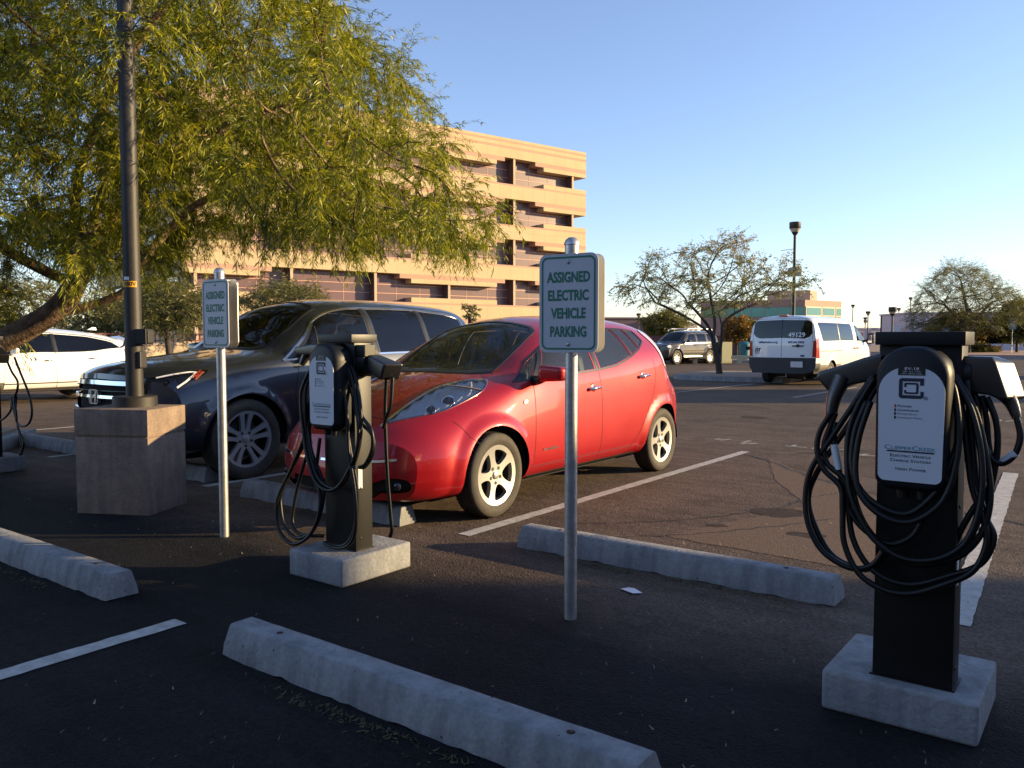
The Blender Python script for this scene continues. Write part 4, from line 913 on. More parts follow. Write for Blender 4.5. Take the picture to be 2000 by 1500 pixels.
def vehicle(t, B, cfg, paintm, glm, FX, RX, WR, arch_r, half, wheel_kw, step=.05):
    af, ar = arch_poly(B, FX, WR, arch_r), arch_poly(B, RX, WR, arch_r)
    ch = B.side([('arch', af), ('arch', ar)]+cfg['side'], step); fr = B.end('f', cfg.get('front', []), step); rr = B.end('r', cfg.get('rear', []), step)
    body = emit(ch['body']+fr['body']+rr['body'], 'body', paintm, t, both=True)
    out = {}
    for src in (ch, fr, rr):
        for k in src:
            if k in ('body', 'arch'): continue
            nm, mat, ins, both = cfg['parts'][k]
            if nm is None: continue
            if both: out[k] = [emit(src[k], nm, mat, t, ins, both=True)]
            else: out[k] = [emit(src[k], nm, mat, t, ins, False), emit(src[k], nm, mat, t, ins, True)]
    for sg in (1, -1):
        for p, wd, nm, mat, lift, *en in cfg.get('strips', []): strip(B, p, wd, nm, mat, body, lift, sg, end=en[0] if en else None)
        for wx in (FX, RX):
            wheel(t, wx, sg*half, sg, WR, **wheel_kw); well(t, wx, sg, half+.06, arch_r+.03, WR, WR+arch_r)
    return body, out, ch, fr, rr
M_TINT = glass('tinted_glass', (.22, .25, .26)); M_TINTD = glass('privacy_glass', (.05, .055, .06))
M_DARKW = pm('machined_alloy', (.40, .41, .43), .3, metal=.4, var=.05); M_POCK = pm('alloy_pocket_dark', (.012, .012, .013), .4)
def suv_stations(zs=1., ys=1., xs=1., belt=0., rear=0., slope=0.):
    T = lambda P: [(p[0]*ys, p[1]*zs+(belt if k == 4 else 0)) for k, p in enumerate(P)]
    S = [(0., [(.65, .30), (.86, .30), (.90, .55), (.88, .75), (.84, .87), (.72, .955), (.55, .99), (.28, 1.01), (0, 1.015)]),
         (.15, [(.65, .28), (.90, .29), (.935, .55), (.915, .80), (.87, .935), (.78, 1.015), (.62, 1.05), (.3, 1.075), (0, 1.085)]),
         (.5, [(.65, .26), (.95, .28), (.975, .58), (.965, .85), (.915, .995), (.83, 1.065), (.70, 1.10), (.35, 1.13), (0, 1.14)]),
         (1.0, [(.65, .25), (.97, .27), (1.0, .6), (.99, .90), (.945, 1.06), (.86, 1.115), (.75, 1.15), (.38, 1.185), (0, 1.195)]),
         (1.35, [(.65, .25), (.97, .27), (1.0, .6), (.995, .92), (.955, 1.10), (.88, 1.155), (.80, 1.195), (.4, 1.235), (0, 1.245)]),
         (1.7, [(.65, .25), (.97, .27), (1.0, .6), (.995, .93), (.96, 1.115), (.87, 1.27), (.775, 1.40), (.4, 1.46), (0, 1.475)]),
         (2.1, [(.65, .25), (.97, .27), (1.0, .6), (.995, .93), (.96, 1.12), (.835, 1.38), (.725, 1.635), (.38, 1.71), (0, 1.72)]),
         (2.5, [(.65, .25), (.97, .27), (1.0, .6), (.995, .93), (.96, 1.13), (.83, 1.43), (.71, 1.715), (.38, 1.775), (0, 1.785)]),
         (3.2, [(.65, .25), (.97, .27), (1.0, .6), (.995, .93), (.96, 1.14), (.83, 1.44), (.705, 1.725), (.37, 1.785), (0, 1.795)]),
         (4.0, [(.65, .26), (.96, .28), (.995, .6), (.99, .93), (.95, 1.15+rear), (.82, 1.43+rear*.5), (.69, 1.70), (.36, 1.765), (0, 1.775)]),
         (4.5, [(.65, .3), (.93, .32), (.97, .6), (.965, .93), (.925, 1.16+rear), (.80, 1.41+rear*.5), (.67, 1.655), (.35, 1.72), (0, 1.73)]),
         (4.78, [(.65, .35), (.89, .37), (.93, .6), (.925, .90), (.88, 1.12), (.77, 1.31), (.64, 1.49), (.34, 1.56), (0, 1.575)]),
         (4.94, [(.65, .4), (.85, .4), (.88, .6), (.87, .8), (.83, .97), (.73, 1.08), (.60, 1.14), (.3, 1.17), (0, 1.18)])]
    S = [(x, [(q[0], q[1]-(slope*max(0, x-2.3)**1.35 if k > 4 and x < 4.6 else 0)) for k, q in enumerate(P)]) for x, P in S]
    return [(x*xs, T(P)) for x, P in S]
def dark_suv():
    FX, RX, WR = .955, 3.775, .382
    B = Body(suv_stations(), (.36, 2.6, 1.5), [(.70, .22, 1.3, 1), (.5, .5, 1.3, -1)], (.30, 2.2, 1.0), [(.7, .10, 1.2, 1)], [(FX, WR, .43, .10, .022), (RX, WR, .43, .10, .018)])
    t = thing('dark_grey_crossover', 'dark grey metallic crossover parked under the tree beside the red hatchback, chrome window line', 'car', (-7.61, 3.725, 0), R(90))
    gp_ = paint('graphite_paint', (.024, .030, .046), .45, .36)
    hl = [(0, 5.84), (.02, 5.56), (.137, 5.32), (.30, 5.12), (.445, 4.93), (.44, 4.86), (.374, 4.51), (.143, 4.15), (.06, 4.02), (0, 3.95)]
    side = [('headlight', hl), ('windshield', [(1.33, 8), (1.345, 7.3), (1.39, 6.75), (1.46, 6.45), (1.7, 6.40), (1.9, 6.40), (2.1, 6.42), (2.16, 6.7), (2.19, 7.3), (2.20, 8)]),
            ('front_window', [(1.52, 4.28), (2.62, 4.12), (2.62, 5.86), (2.2, 5.86), (1.95, 5.78)]), ('rear_window', [(2.73, 4.12), (3.52, 4.14), (3.52, 5.86), (2.73, 5.86)]),
            ('side_glass', [(3.60, 4.16), (4.40, 4.3), (4.34, 5.62), (4.1, 5.78), (3.60, 5.86)]), ('tail_light', [(4.62, 3.3), (4.85, 3.4), (4.86, 4.6), (4.66, 4.7)]),
            ('back_glass', [(4.55, 8), (4.55, 6.6), (4.74, 6.5), (4.75, 8)]),
            ('front_door', [(1.58, 1.15), (2.672, 1.15), (2.672, 4.06), (1.60, 4.06), (1.50, 2.6)]), ('rear_door', [(2.678, 1.15), (3.26, 1.15), (3.36, 1.8), (3.54, 2.6), (3.58, 4.06), (2.678, 4.06)]),
            ('lower_cladding', [(0, .9), (4.94, .9), (4.94, 1.25), (0, 1.25)])]
    front = [('grille', [(0, .66), (.56, .67), (.60, .80), (.575, .95), (0, .965)]), ('lower_intake', [(0, .45), (.52, .45), (.50, .62), (0, .64)]), ('skid_plate', [(0, .31), (.55, .31), (.6, .42), (0, .42)]),
             ('headlight', [(.60, .80), (.74, .815), (.99, .84), (.99, .95), (.60, 1.1)])]
    lensd = glass('dim_lamp_lens', (.75, .78, .82)); blk = M_TRIM
    parts = dict(headlight=(None,)*4, windshield=('windshield', M_TINT, .003, True), front_window=('window', M_TINT, .003, False), rear_window=('window', M_TINTD, .003, False), side_glass=('window', M_TINTD, .003, False),
                 tail_light=('tail_light', M_LENSR, -.004, False), back_glass=('back_glass', M_TINTD, .003, True), front_door=('front_door', gp_, 0, False), rear_door=('rear_door', gp_, 0, False), lower_cladding=('lower_cladding', blk, -.004, False),
                 grille=('grille', M_WELL, .03, True), lower_intake=('lower_intake', M_WELL, .03, True), skid_plate=('skid_plate', M_ALLOY, -.004, True))
    cr = M_CHROME
    strips = [([(1.56, 1.15), (1.50, 2.6), (1.59, 4.1)], .007, 'panel_seam', M_WELL, .0012), ([(2.675, 1.15), (2.675, 4.1)], .007, 'panel_seam', M_WELL, .0012), ([(3.26, 1.15), (3.36, 1.8), (3.54, 2.6), (3.58, 4.1)], .007, 'panel_seam', M_WELL, .0012),
              ([(1.40, 4.32), (1.52, 4.22), (2.65, 4.07), (3.55, 4.08), (4.48, 4.22)], .024, 'chrome_trim', cr, .006), ([(1.40, 4.34), (1.60, 5.1), (1.93, 5.86), (2.2, 5.95), (3.5, 5.96), (4.12, 5.88), (4.40, 5.7), (4.48, 4.26)], .030, 'chrome_trim', cr, .006),
              ([(2.675, 4.12), (2.675, 5.92)], .095, 'pillar_cover', blk, .003), ([(3.56, 4.12), (3.56, 5.92)], .07, 'pillar_cover', blk, .003), ([(1.86, 4.2), (1.93, 5.6)], .02, 'pillar_cover', blk, .003),
              ([(1.46, 6.45), (1.7, 6.40), (2.1, 6.42), (2.16, 6.7), (2.19, 7.3), (2.20, 8)], .04, 'windshield_trim', blk, .003), ([(1.30, 8), (1.315, 7.3), (1.36, 6.75), (1.45, 6.45)], .10, 'cowl', blk, .004),
              ([(.14, 5.4), (.45, 5.1), (.9, 5.3), (1.3, 5.9), (1.40, 6.4)], .006, 'panel_seam', M_WELL, .0012), ([(.33, 4.35), (.46, 3.8), (.50, 3.2)], .006, 'panel_seam', M_WELL, .0012),
              ([(0, .93), (.45, .925), (.59, .91)], .05, 'grille_bar', cr, .02, 'f'), ([(0, .80), (.50, .80), (.60, .805)], .035, 'grille_bar', cr, .02, 'f'), ([(0, .67), (.50, .68), (.60, .70)], .028, 'grille_bar', cr, .02, 'f'), ([(0, .855), (.55, .855)], .008, 'grille_bar', blk, .015, 'f'),
              ([(.68, .40), (.70, .50), (.68, .60)], .03, 'bumper_trim', cr, .01, 'f')]
    hs = []
    for k in range(5): hs += [sector(90+72*k-9, 90+72*k+9, .30, .90, 1, taper=.5), sector(126+72*k-14, 126+72*k+14, .34, .90, 1, taper=.55)]
    hs = []
    for k in range(5): hs += [sector(90+72*k-6, 90+72*k+6, .34, .88, 1, taper=.8), sector(126+72*k-19, 126+72*k+19, .34, .90, 1, taper=.5)]
    body, o, ch, fr, rr = vehicle(t, B, dict(side=side, front=front, parts=parts, strips=strips), gp_, M_TINT, FX, RX, WR, .435, .865, dict(rim_r=.272, width=.235, holes=hs, alloy=M_DARKW, hub=M_DARKW, bolts=5, dish=.035, dark=M_POCK, capr=.034))
    for i, sg in enumerate((1, -1)):
        handle(B, o['front_door'][i], 2.50, .98, sg, gp_); handle(B, o['rear_door'][i], 3.42, .99, sg, gp_); mirror(B, t, 1.74, 4.2, sg, gp_)
        h = emit(ch['headlight'], 'headlight', lensd, t, -.004, sg < 0); emit(ch['headlight'], 'lamp_bowl', pm('dark_lamp_bowl', (.11, .12, .15), .2, metal=.4), h, .02, sg < 0)
        strip(B, [(.03, 5.40), (.14, 5.16), (.26, 5.0), (.30, 4.85), (.22, 4.55), (.12, 4.28), (.03, 4.15)], .022, 'light_guide', M_REFL, h, .004, sg)
        strip(B, [(.21, 4.38), (.37, 4.86)], .055, 'side_marker', pm('marker_lens', (.30, .05, .03), .2, coat=1.), h, .004, sg)
        emit(fr['headlight'], 'lamp_front_lens', lensd, h, -.004, sg < 0); emit(fr['headlight'], 'lamp_front_bowl', pm('dark_lamp_bowl', (.04, .045, .06), .15, metal=.6), h, .05, sg < 0)
        for qx, qv in ((.03, 4.9), (.10, 4.6)):
            c = B.S([qx], [qv])[0]; n_ = B.N([qx], [qv])[0]
            part('projector', MB().ball((c[0]-n_[0]*.03, sg*(c[1]-n_[1]*.03), c[2]-n_[2]*.03), .032, 14, 9), pm('projector_glass', (.02, .025, .04), .08, metal=.3), h, smooth='all')
    # emblem: an H in a rounded frame
    c = B.E([0.], [.80], 'f')[0]; em = MB()
    for sg in (1, -1): em.add([(c[0]-.028, sg*.062, c[2]+.055), (c[0]-.028, sg*.036, c[2]+.055), (c[0]-.028, sg*.024, c[2]-.055), (c[0]-.028, sg*.044, c[2]-.055), (c[0]+.02, sg*.062, c[2]+.055), (c[0]+.02, sg*.036, c[2]+.055), (c[0]+.02, sg*.024, c[2]-.055), (c[0]+.02, sg*.044, c[2]-.055)], [(0, 1, 2, 3), (4, 7, 6, 5), (0, 4, 5, 1), (1, 5, 6, 2), (2, 6, 7, 3), (3, 7, 4, 0)])
    em.box(c[0]-.026, c[0]+.01, -.036, .036, c[2]-.010, c[2]+.012)
    part('emblem', em, M_ALLOY, t); fm = MB(); po, pi = rrect(.165, .135, .03, 0, c[2]), rrect(.145, .117, .024, 0, c[2]); n = len(po)
    fm.add([(c[0]-.026, p[0]*(1-.9*(p[1]-c[2])*-1), p[1]) for p in po+pi], [(i, (i+1) % n, (i+1) % n+n, i+n) for i in range(n)]); part('emblem_frame', fm, M_ALLOY, t)
    rbox('dashboard', M_DASH, t, 1.35, 1.85, -.8, .8, .75, 1.12, .06); seats(t, [(2.25, (-.4, .4)), (3.15, (-.4, .4))], .5); part('floor_pan', MB().box(.6, 4.7, -.7, .7, .28, .4), M_WELL, t)
    part('steering_wheel', MB().tube([(2.0+.05*math.cos(a), -.4+.19*math.sin(a), 1.08+.18*math.cos(a)) for a in np.linspace(0, 2*math.pi, 25)], .014, 8), M_DASH, t, smooth=True)
    return B
DB = dark_suv()

def white_suv():
    FX, RX, WR = .93, 3.755, .37
    B = Body(suv_stations(.915, .95, .97, .0, .06, .07), (.45, 2.4, 1.5), [(.65, .25, 1.3, 1), (.5, .5, 1.3, -1)], (.40, 2.2, 1.1), [(.7, .30, 1.2, 1)], [(FX, WR, .42, .10, .02), (RX, WR, .42, .10, .02)])
    t = thing('white_crossover', 'white crossover with dark tapering side windows at the far left, behind the leaning trunk', 'car', (-19.0, 5.6, 0), R(90)); t.scale = (.95, 1, .97)
    wp = paint('white_car_paint', (.78, .78, .77), .0, .3)
    side = [('windshield', [(1.30, 8), (1.33, 7.2), (1.42, 6.45), (2.02, 6.40), (2.1, 6.7), (2.13, 8)]), ('window', [(1.55, 4.25), (2.58, 4.12), (2.58, 5.72), (2.15, 5.72), (1.9, 5.68)]), ('window', [(2.64, 4.12), (3.50, 4.18), (4.0, 4.5), (4.28, 5.0), (4.0, 5.45), (3.4, 5.72), (2.64, 5.72)]),
            ('headlight', chaik([(.03, 4.6), (.2, 3.8), (.8, 4.2), (.85, 4.7), (.3, 5.0)], 1)), ('tail_light', [(4.40, 3.8), (4.72, 3.8), (4.72, 4.6), (4.40, 4.5)]),
            ('front_door', [(1.52, 1.15), (2.597, 1.15), (2.597, 4.06), (1.55, 4.06)]), ('rear_door', [(2.603, 1.15), (3.2, 1.15), (3.45, 2.4), (3.55, 4.06), (2.603, 4.06)]), ('lower_cladding', [(0, .9), (4.79, .9), (4.79, 1.75), (0, 1.75)])]
    parts = dict(windshield=('windshield', M_TINTD, .003, True), window=('window', M_TINTD, .003, False), headlight=('headlight', M_REFL, -.004, False), tail_light=('tail_light', M_LENSR, -.004, False), front_door=('front_door', wp, 0, False), rear_door=('rear_door', wp, 0, False),
                 lower_cladding=('lower_cladding', pm('sill_cladding', (.10, .095, .09), .5), -.004, False), grille=('grille', M_WELL, .02, True))
    strips = [([(2.60, 1.15), (2.60, 4.1)], .008, 'panel_seam', M_WELL, .001), ([(1.52, 1.15), (1.55, 4.1)], .008, 'panel_seam', M_WELL, .001), ([(3.2, 1.15), (3.45, 2.4), (3.55, 4.1)], .008, 'panel_seam', M_WELL, .001), ([(2.61, 4.1), (2.61, 5.75)], .10, 'pillar_cover', M_TRIM, .003), ([(4.25, 5.0), (4.45, 5.4), (4.6, 6.0)], .05, 'pillar_cover', M_TRIM, .003),
              ([(1.5, 1.6), (3.3, 1.6)], .03, 'sill_strip', M_CHROME, .006), ([(1.9, 5.8), (2.2, 5.85), (3.4, 5.85), (4.1, 5.6)], .02, 'window_trim', M_CHROME, .004)]
    hs = [sector(90+72*k-22, 90+72*k+22, .35, .88, 1, taper=.6) for k in range(5)]
    body, o, ch, fr, rr = vehicle(t, B, dict(side=side, front=[('grille', [(0, .5), (.5, .55), (.55, .8), (0, .85)])], parts=parts, strips=strips), wp, M_TINTD, FX, RX, WR, .42, .82, dict(rim_r=.265, width=.23, holes=hs, alloy=M_DARKW, hub=M_DARKW, bolts=5, dish=.03, dark=M_POCK), step=.07)
    for i, sg in enumerate((1, -1)):
        handle(B, o['front_door'][i], 2.42, .90, sg, M_CHROME); handle(B, o['rear_door'][i], 3.40, .93, sg, M_CHROME); mirror(B, t, 1.70, 4.2, sg, wp)
    part('roof_antenna', MB().prism([(3.75, 1.58), (3.98, 1.57), (3.96, 1.64), (3.88, 1.645)], -.02, .02), wp, t, bevel=.008)
    return B
white_suv()

def grey_suv():
    FX, RX, WR = .85, 3.55, .38
    def st(x, hood, cant, top, yb, belt, yc): return (x, [(.6, .32), (.90, .34), (.92, .6), (.915, .85), (yb, belt), ((yb+yc)/2+.02, (belt+cant)/2), (yc, cant), (yc*.55, top-.02), (0, top)])
    S = [st(0, 0, .99, 1.0, .80, .90, .60), st(.15, 0, 1.05, 1.06, .84, .96, .66), st(.6, 0, 1.09, 1.10, .87, 1.02, .74), st(1.15, 0, 1.13, 1.14, .89, 1.07, .80), st(1.3, 0, 1.16, 1.18, .89, 1.08, .80), st(1.6, 0, 1.42, 1.46, .895, 1.09, .75), st(1.95, 0, 1.64, 1.70, .895, 1.10, .70),
         st(2.3, 0, 1.68, 1.745, .895, 1.11, .69), st(3.2, 0, 1.69, 1.76, .895, 1.12, .69), st(4.1, 0, 1.67, 1.735, .89, 1.13, .69), st(4.4, 0, 1.58, 1.64, .87, 1.12, .69), st(4.54, 0, 1.30, 1.32, .84, 1.05, .72)]
    B = Body(S, (.22, 2.6, 1.2), [(.7, .10, 1.2, 1), (.5, .3, 1.2, -1)], (.12, 2.4, .7), [(.6, .06, 1.2, 1)], [(FX, WR, .46, .13, .05), (RX, WR, .46, .13, .05)])
    t = thing('grey_suv', 'boxy grey off-road SUV with roof rack parked beyond the small tree', 'car', (-19.5, 38.0, 0), R(76))
    pt = paint('brown_grey_paint', (.055, .048, .042), 0., .5, spec=.08); fl = pm('flare_plastic', (.07, .065, .06), .5)
    side = [('windshield', [(1.27, 8), (1.30, 7), (1.36, 6.45), (1.95, 6.42), (2.0, 6.8), (2.02, 8)]), ('window', [(1.60, 4.2), (2.45, 4.16), (2.45, 5.6), (1.98, 5.6)]), ('window', [(2.58, 4.16), (3.30, 4.16), (3.30, 5.6), (2.58, 5.6)]), ('window', [(3.45, 4.3), (4.25, 4.3), (4.2, 5.5), (3.45, 5.6)]),
            ('headlight', [(.02, 3.4), (.28, 3.3), (.32, 4.4), (.05, 4.6)]), ('tail_light', [(4.3, 3.0), (4.46, 3.0), (4.46, 4.1), (4.3, 4.1)]), ('front_door', [(1.45, 1.15), (2.497, 1.15), (2.497, 4.05), (1.45, 4.05)]), ('rear_door', [(2.503, 1.15), (3.05, 1.15), (3.35, 3.0), (3.38, 4.05), (2.503, 4.05)])]
    dk = pm('bumper_plastic', (.03, .03, .032), .5)
    parts = dict(windshield=('windshield', M_TINTD, .003, True), window=('window', M_TINTD, .003, False), headlight=('headlight', M_REFL, -.004, False), tail_light=('tail_light', M_LENSR, -.004, False), front_door=('front_door', pt, 0, False), rear_door=('rear_door', pt, 0, False), grille=('grille', M_WELL, .02, True), bumper=('bumper', dk, -.02, True))
    strips = [([(2.5, 1.15), (2.5, 5.6)], .01, 'panel_seam', M_WELL, .001), ([(3.05, 1.15), (3.35, 3.0), (3.38, 4.1)], .01, 'panel_seam', M_WELL, .001), ([(1.45, 1.15), (1.45, 4.05)], .01, 'panel_seam', M_WELL, .001), ([(1.35, 2.2), (3.1, 2.2)], .05, 'side_moulding', fl, .015), ([(0, .78), (.2, .70), (.28, .92)], .04, 'grille_bar', M_CHROME, .02, 'f')]
    hs = [sector(90+60*k-17, 90+60*k+17, .42, .85, 1, taper=.7) for k in range(6)]
    body, o, ch, fr, rr = vehicle(t, B, dict(side=side, front=[('bumper', [(0, .33), (.82, .34), (.84, .62), (0, .62)]), ('grille', [(0, .68), (.45, .68), (.5, .90), (0, .93)])], parts=parts, strips=strips), pt, M_TINTD, FX, RX, WR, .46, .82, dict(rim_r=.225, width=.25, holes=hs, alloy=M_ALLOY, hub=M_ALLOY, bolts=6, dish=.03), step=.08)
    for i, sg in enumerate((1, -1)):
        handle(B, o['front_door'][i], 2.35, .98, sg, M_TRIM); handle(B, o['rear_door'][i], 3.25, 1.0, sg, M_TRIM); mirror(B, t, 1.62, 4.2, sg, M_TRIM)
        part('running_board', MB().tube([(1.35, sg*.93, .40), (3.0, sg*.93, .40)], .05, 10), M_STEEL, t)
        rk = part('roof_rail', MB().tube(smoothpts([(1.95, sg*.62, 1.70), (2.05, sg*.62, 1.82), (2.5, sg*.62, 1.85), (3.9, sg*.62, 1.84), (4.1, sg*.62, 1.74)], 4), .022, 8), M_ALLOY, t, smooth='all')
    for x in (2.1, 2.9, 3.7): part('roof_bar', MB().tube([(x, -.62, 1.83), (x, .62, 1.83)], .018, 8), M_ALLOY, t)
    c = B.E([0.], [.80], 'f')[0]; part('emblem', MB().lathe([(.07, 0), (.07, -.02), (.05, -.022), (.05, -.001)], 20, 'x', (c[0], 0, c[2]), cap=False).box(c[0]-.024, c[0], -.09, .09, c[2]-.014, c[2]+.014), M_CHROME, t)
    rbox('dashboard', M_DASH, t, 1.3, 1.7, -.75, .75, .8, 1.12, .06); seats(t, [(2.2, (-.38, .38)), (3.0, (-.38, .38))], .5)
    return B
grey_suv()

def shuttle():
    FX, RX, WR = .98, 4.28, .345
    def st(x, bel, yb, cant, yc, top, zb=.36, w=1.0): return (x, [(.6*w, zb), (.955*w, zb+.02), (1.0*w, .62), (1.0*w, .95), (yb, bel), ((yb+yc)/2+.015, (bel+cant)/2), (yc, cant), (yc*.62, top-.02), (0, top)])
    S = [st(0, .88, .82, .98, .60, 1.0, w=.88), st(.2, 1.02, .88, 1.10, .66, 1.12, w=.93), st(.55, 1.14, .93, 1.22, .74, 1.24, w=.97), st(.85, 1.20, .95, 1.30, .80, 1.34), st(1.15, 1.24, .96, 1.56, .78, 1.62), st(1.55, 1.26, .97, 1.90, .74, 1.98), st(1.9, 1.27, .985, 1.99, .79, 2.06), st(3.0, 1.27, .995, 2.0, .83, 2.085),
         st(4.6, 1.27, 1.0, 2.01, .85, 2.085), st(5.25, 1.27, 1.0, 2.0, .86, 2.07), st(5.45, 1.27, .99, 1.97, .86, 2.045, w=.985), st(5.53, 1.26, .975, 1.93, .86, 1.99, w=.97)]
    B = Body(S, (.40, 2.4, 1.3), [(.8, .15, 1.2, 1)], (.05, 3., .5), [(1.2, .10, 1.3, 1)], [(FX, WR, .42, .10, .02), (RX, WR, .42, .10, .02)])
    t = thing('white_shuttle_van', 'white passenger shuttle van with grey lower bumper seen from behind, tinted windows', 'van', (-7.52, 28.75, 0), R(-93.5))
    wp = paint('van_white_paint', (.76, .765, .77), .0, .35, inside=(.1, .1, .1)); dk = pm('bumper_dark_grey', (.022, .024, .030), .55, var=.1); cl = pm('van_cladding', (.19, .165, .125), .5)
    t.scale = (1, 1, .965)
    side = [('windshield', [(.90, 8), (.93, 7), (1.0, 6.4), (1.55, 6.35), (1.6, 6.8), (1.62, 8)]), ('window', [(1.10, 4.25), (1.35, 4.12), (2.05, 4.10), (2.05, 5.5), (1.55, 5.5)]), ('window', [(2.35, 4.16), (2.39, 4.12), (3.55, 4.12), (3.55, 5.6), (2.39, 5.6), (2.35, 5.5)]), ('window', [(3.62, 4.12), (4.95, 4.08), (5.03, 4.13), (5.22, 5.45), (5.18, 5.6), (3.62, 5.6)]),
            ('headlight', [(.05, 3.6), (.55, 3.8), (.62, 4.5), (.1, 4.4)]), ('front_door', [(1.15, 1.2), (2.197, 1.2), (2.197, 4.02), (1.0, 4.02), (1.1, 2.5)]), ('sliding_door', [(2.203, 1.2), (3.5, 1.2), (3.5, 4.02), (2.203, 4.02)]),
            ('tail_light', [(5.32, 2.6), (5.53, 2.6), (5.53, 4.35), (5.36, 4.35)]), ('lower_cladding', [(.2, .9), (5.2, .9), (5.2, 2.0), (.2, 2.0)]), ('rear_bumper_corner', [(5.2, .9), (5.53, .9), (5.53, 2.15), (5.2, 2.15)])]
    rear = [('back_window', [(0, 1.40), (.64, 1.38), (.78, 1.43), (.855, 1.53), (.84, 1.80), (.80, 1.88), (.72, 1.91), (0, 1.93)]), ('rear_bumper', [(0, .36), (.99, .36), (.99, .82), (0, .82)]), ('tail_light', [(.875, .85), (.99, .85), (.985, 1.32), (.89, 1.32)]), ('rear_door', [(0.004, .835), (.86, .835), (.86, 1.5), (.80, 1.955), (0.004, 1.965)])]
    parts = dict(windshield=('windshield', M_TINTD, .003, True), window=('window', M_TINTD, .003, False), headlight=('headlight', M_REFL, -.004, False), front_door=('front_door', wp, 0, False), sliding_door=('sliding_door', wp, 0, False), tail_light=('tail_light', M_LENSR, -.008, False), lower_cladding=('lower_cladding', cl, -.006, False),
                 rear_bumper_corner=('bumper_corner', dk, -.004, False), back_window=('back_window', M_TINTD, .002, True), rear_bumper=('rear_bumper', dk, -.03, True), rear_door=('rear_door', wp, 0, False))
    strips = [([(2.2, 1.2), (2.2, 5.6)], .010, 'panel_seam', M_WELL, .001), ([(3.5, 1.2), (3.5, 4.0)], .010, 'panel_seam', M_WELL, .001), ([(1.15, 1.2), (1.1, 2.5), (1.0, 4.0)], .010, 'panel_seam', M_WELL, .001), ([(3.585, 4.12), (3.585, 5.6)], .07, 'pillar_cover', M_TRIM, .003), ([(3.5, 3.2), (5.2, 3.2)], .02, 'door_rail', M_TRIM, .004),
              ([(0.0, .84), (0.0, 1.97)], .012, 'door_gap', M_WELL, .002, 'r'), ([(.865, .84), (.865, 1.5), (.81, 1.95)], .008, 'panel_seam', M_WELL, .001, 'r'), ([(0, 1.968), (.79, 1.955)], .008, 'panel_seam', M_WELL, .001, 'r')]
    hs = [sector(90+72*k-20, 90+72*k+20, .42, .82, 1, taper=.7) for k in range(5)]
    body, o, ch, fr, rr = vehicle(t, B, dict(side=side, rear=rear, parts=parts, strips=strips), wp, M_TINTD, FX, RX, WR, .40, .86, dict(rim_r=.215, width=.225, holes=hs, alloy=M_ALLOY, hub=M_ALLOY, bolts=5, dish=.03), step=.07)
    for i, sg in enumerate((1, -1)):
        handle(B, o['front_door'][i], 2.05, 1.08, sg, M_TRIM); handle(B, o['sliding_door'][i], 2.35, 1.08, sg, M_TRIM); m_ = mirror(B, t, 1.22, 4.3, sg, M_TRIM, w=.20, h=.36, out=.10)
    def onr(y, z, up=.004): c = B.E([abs(y)], [z], 'r')[0]; return (c[0]+up, y, c[2])
    # the tail, seen from behind: screen right is local +y
    def rtext(items, mat, nm, par):
        tm = text_mb(items); tm.v = [onr(p[0], p[2], .006) for p in tm.v]; return part(nm, tm, mat, par)
    bwp = o['back_window'][0]
    rtext([('49129', .43, 1.485, .19, 1.0, .003)], M_WHITE, 'fleet_number', bwp)
    nv = pm('van_lettering_blue', (.03, .03, .16), .5)
    rtext([('valleymetro.org', -.40, 1.275, .088, 1.02, .003)], nv, 'lettering', body); rtext([('602.262.RIDE', .42, 1.275, .080, 1.02, .003)], nv, 'lettering', body)
    lg = MB()       # stylised M mark with a small word under it
    for x0, x1 in ((-.80, -.765), (-.745, -.71), (-.69, -.655)):
        lg.add([onr(x0, .985), onr(x1, .985), onr(x1+.03, 1.10), onr(x0+.03, 1.10)], [(0, 1, 2, 3)])
    lg.add([onr(-.74, 1.08), onr(-.60, 1.08), onr(-.60, 1.10), onr(-.74, 1.10)], [(0, 1, 2, 3)])
    part('logo', lg, pm('logo_green', (.01, .06, .05), .5), body)
    rtext([('METRO', -.71, .945, .045, 1.1, .001)], pm('logo_green', (.01, .06, .05)), 'logo_lettering', body)
    c = onr(.47, 1.17); part('rear_handle', MB().ball((c[0], c[1], c[2]), (.025, .06, .045), 14, 8).box(c[0]-.01, c[0]+.02, c[1]-.16, c[1]+.16, c[2]-.02, c[2]+.015), M_TRIM, o['rear_door'][0], bevel=.004)
    c = onr(.60, .885); b = part('emblem', MB().ball((c[0], c[1], c[2]), (.012, .075, .032), 20, 8), M_CHROME, body, smooth='all'); part('emblem_field', MB().ball((c[0]+.004, c[1], c[2]), (.011, .064, .024), 20, 8), pm('emblem_blue', (.01, .02, .09), .3), b, smooth='all')
    c = onr(.46, .63); pl = part('licence_plate', MB().box(c[0]+.035, c[0]+.042, c[1]-.17, c[1]+.17, c[2]-.085, c[2]+.085), M_PLATE, t); part('plate_recess', MB().box(c[0]+.0, c[0]+.034, c[1]-.2, c[1]+.2, c[2]-.11, c[2]+.11), dk, t)
    part('brake_light', MB().box(5.36, 5.46, -.13, .13, 2.045, 2.085), M_LENSR, t, bevel=.01)
    part('exhaust_silencer', MB().lathe([(.0, -.25), (.12, -.25), (.12, .25), (0, .25)], 16, 'y', (5.0, .25, .30)), M_DARKM, t, smooth=True); part('axle', MB().tube([(4.28, -.75, .34), (4.28, .75, .34)], .06, 10).ball((4.28, 0, .34), .15, 14, 8), M_DARKM, t)
    part('floor_pan', MB().box(.5, 5.45, -.9, .9, .36, .44), M_WELL, t); seats(t, [(1.9, (-.5, .5)), (2.9, (-.5, .5)), (3.7, (-.5, .5)), (4.6, (-.5, .5))], .75)
    return B
VB = shuttle()
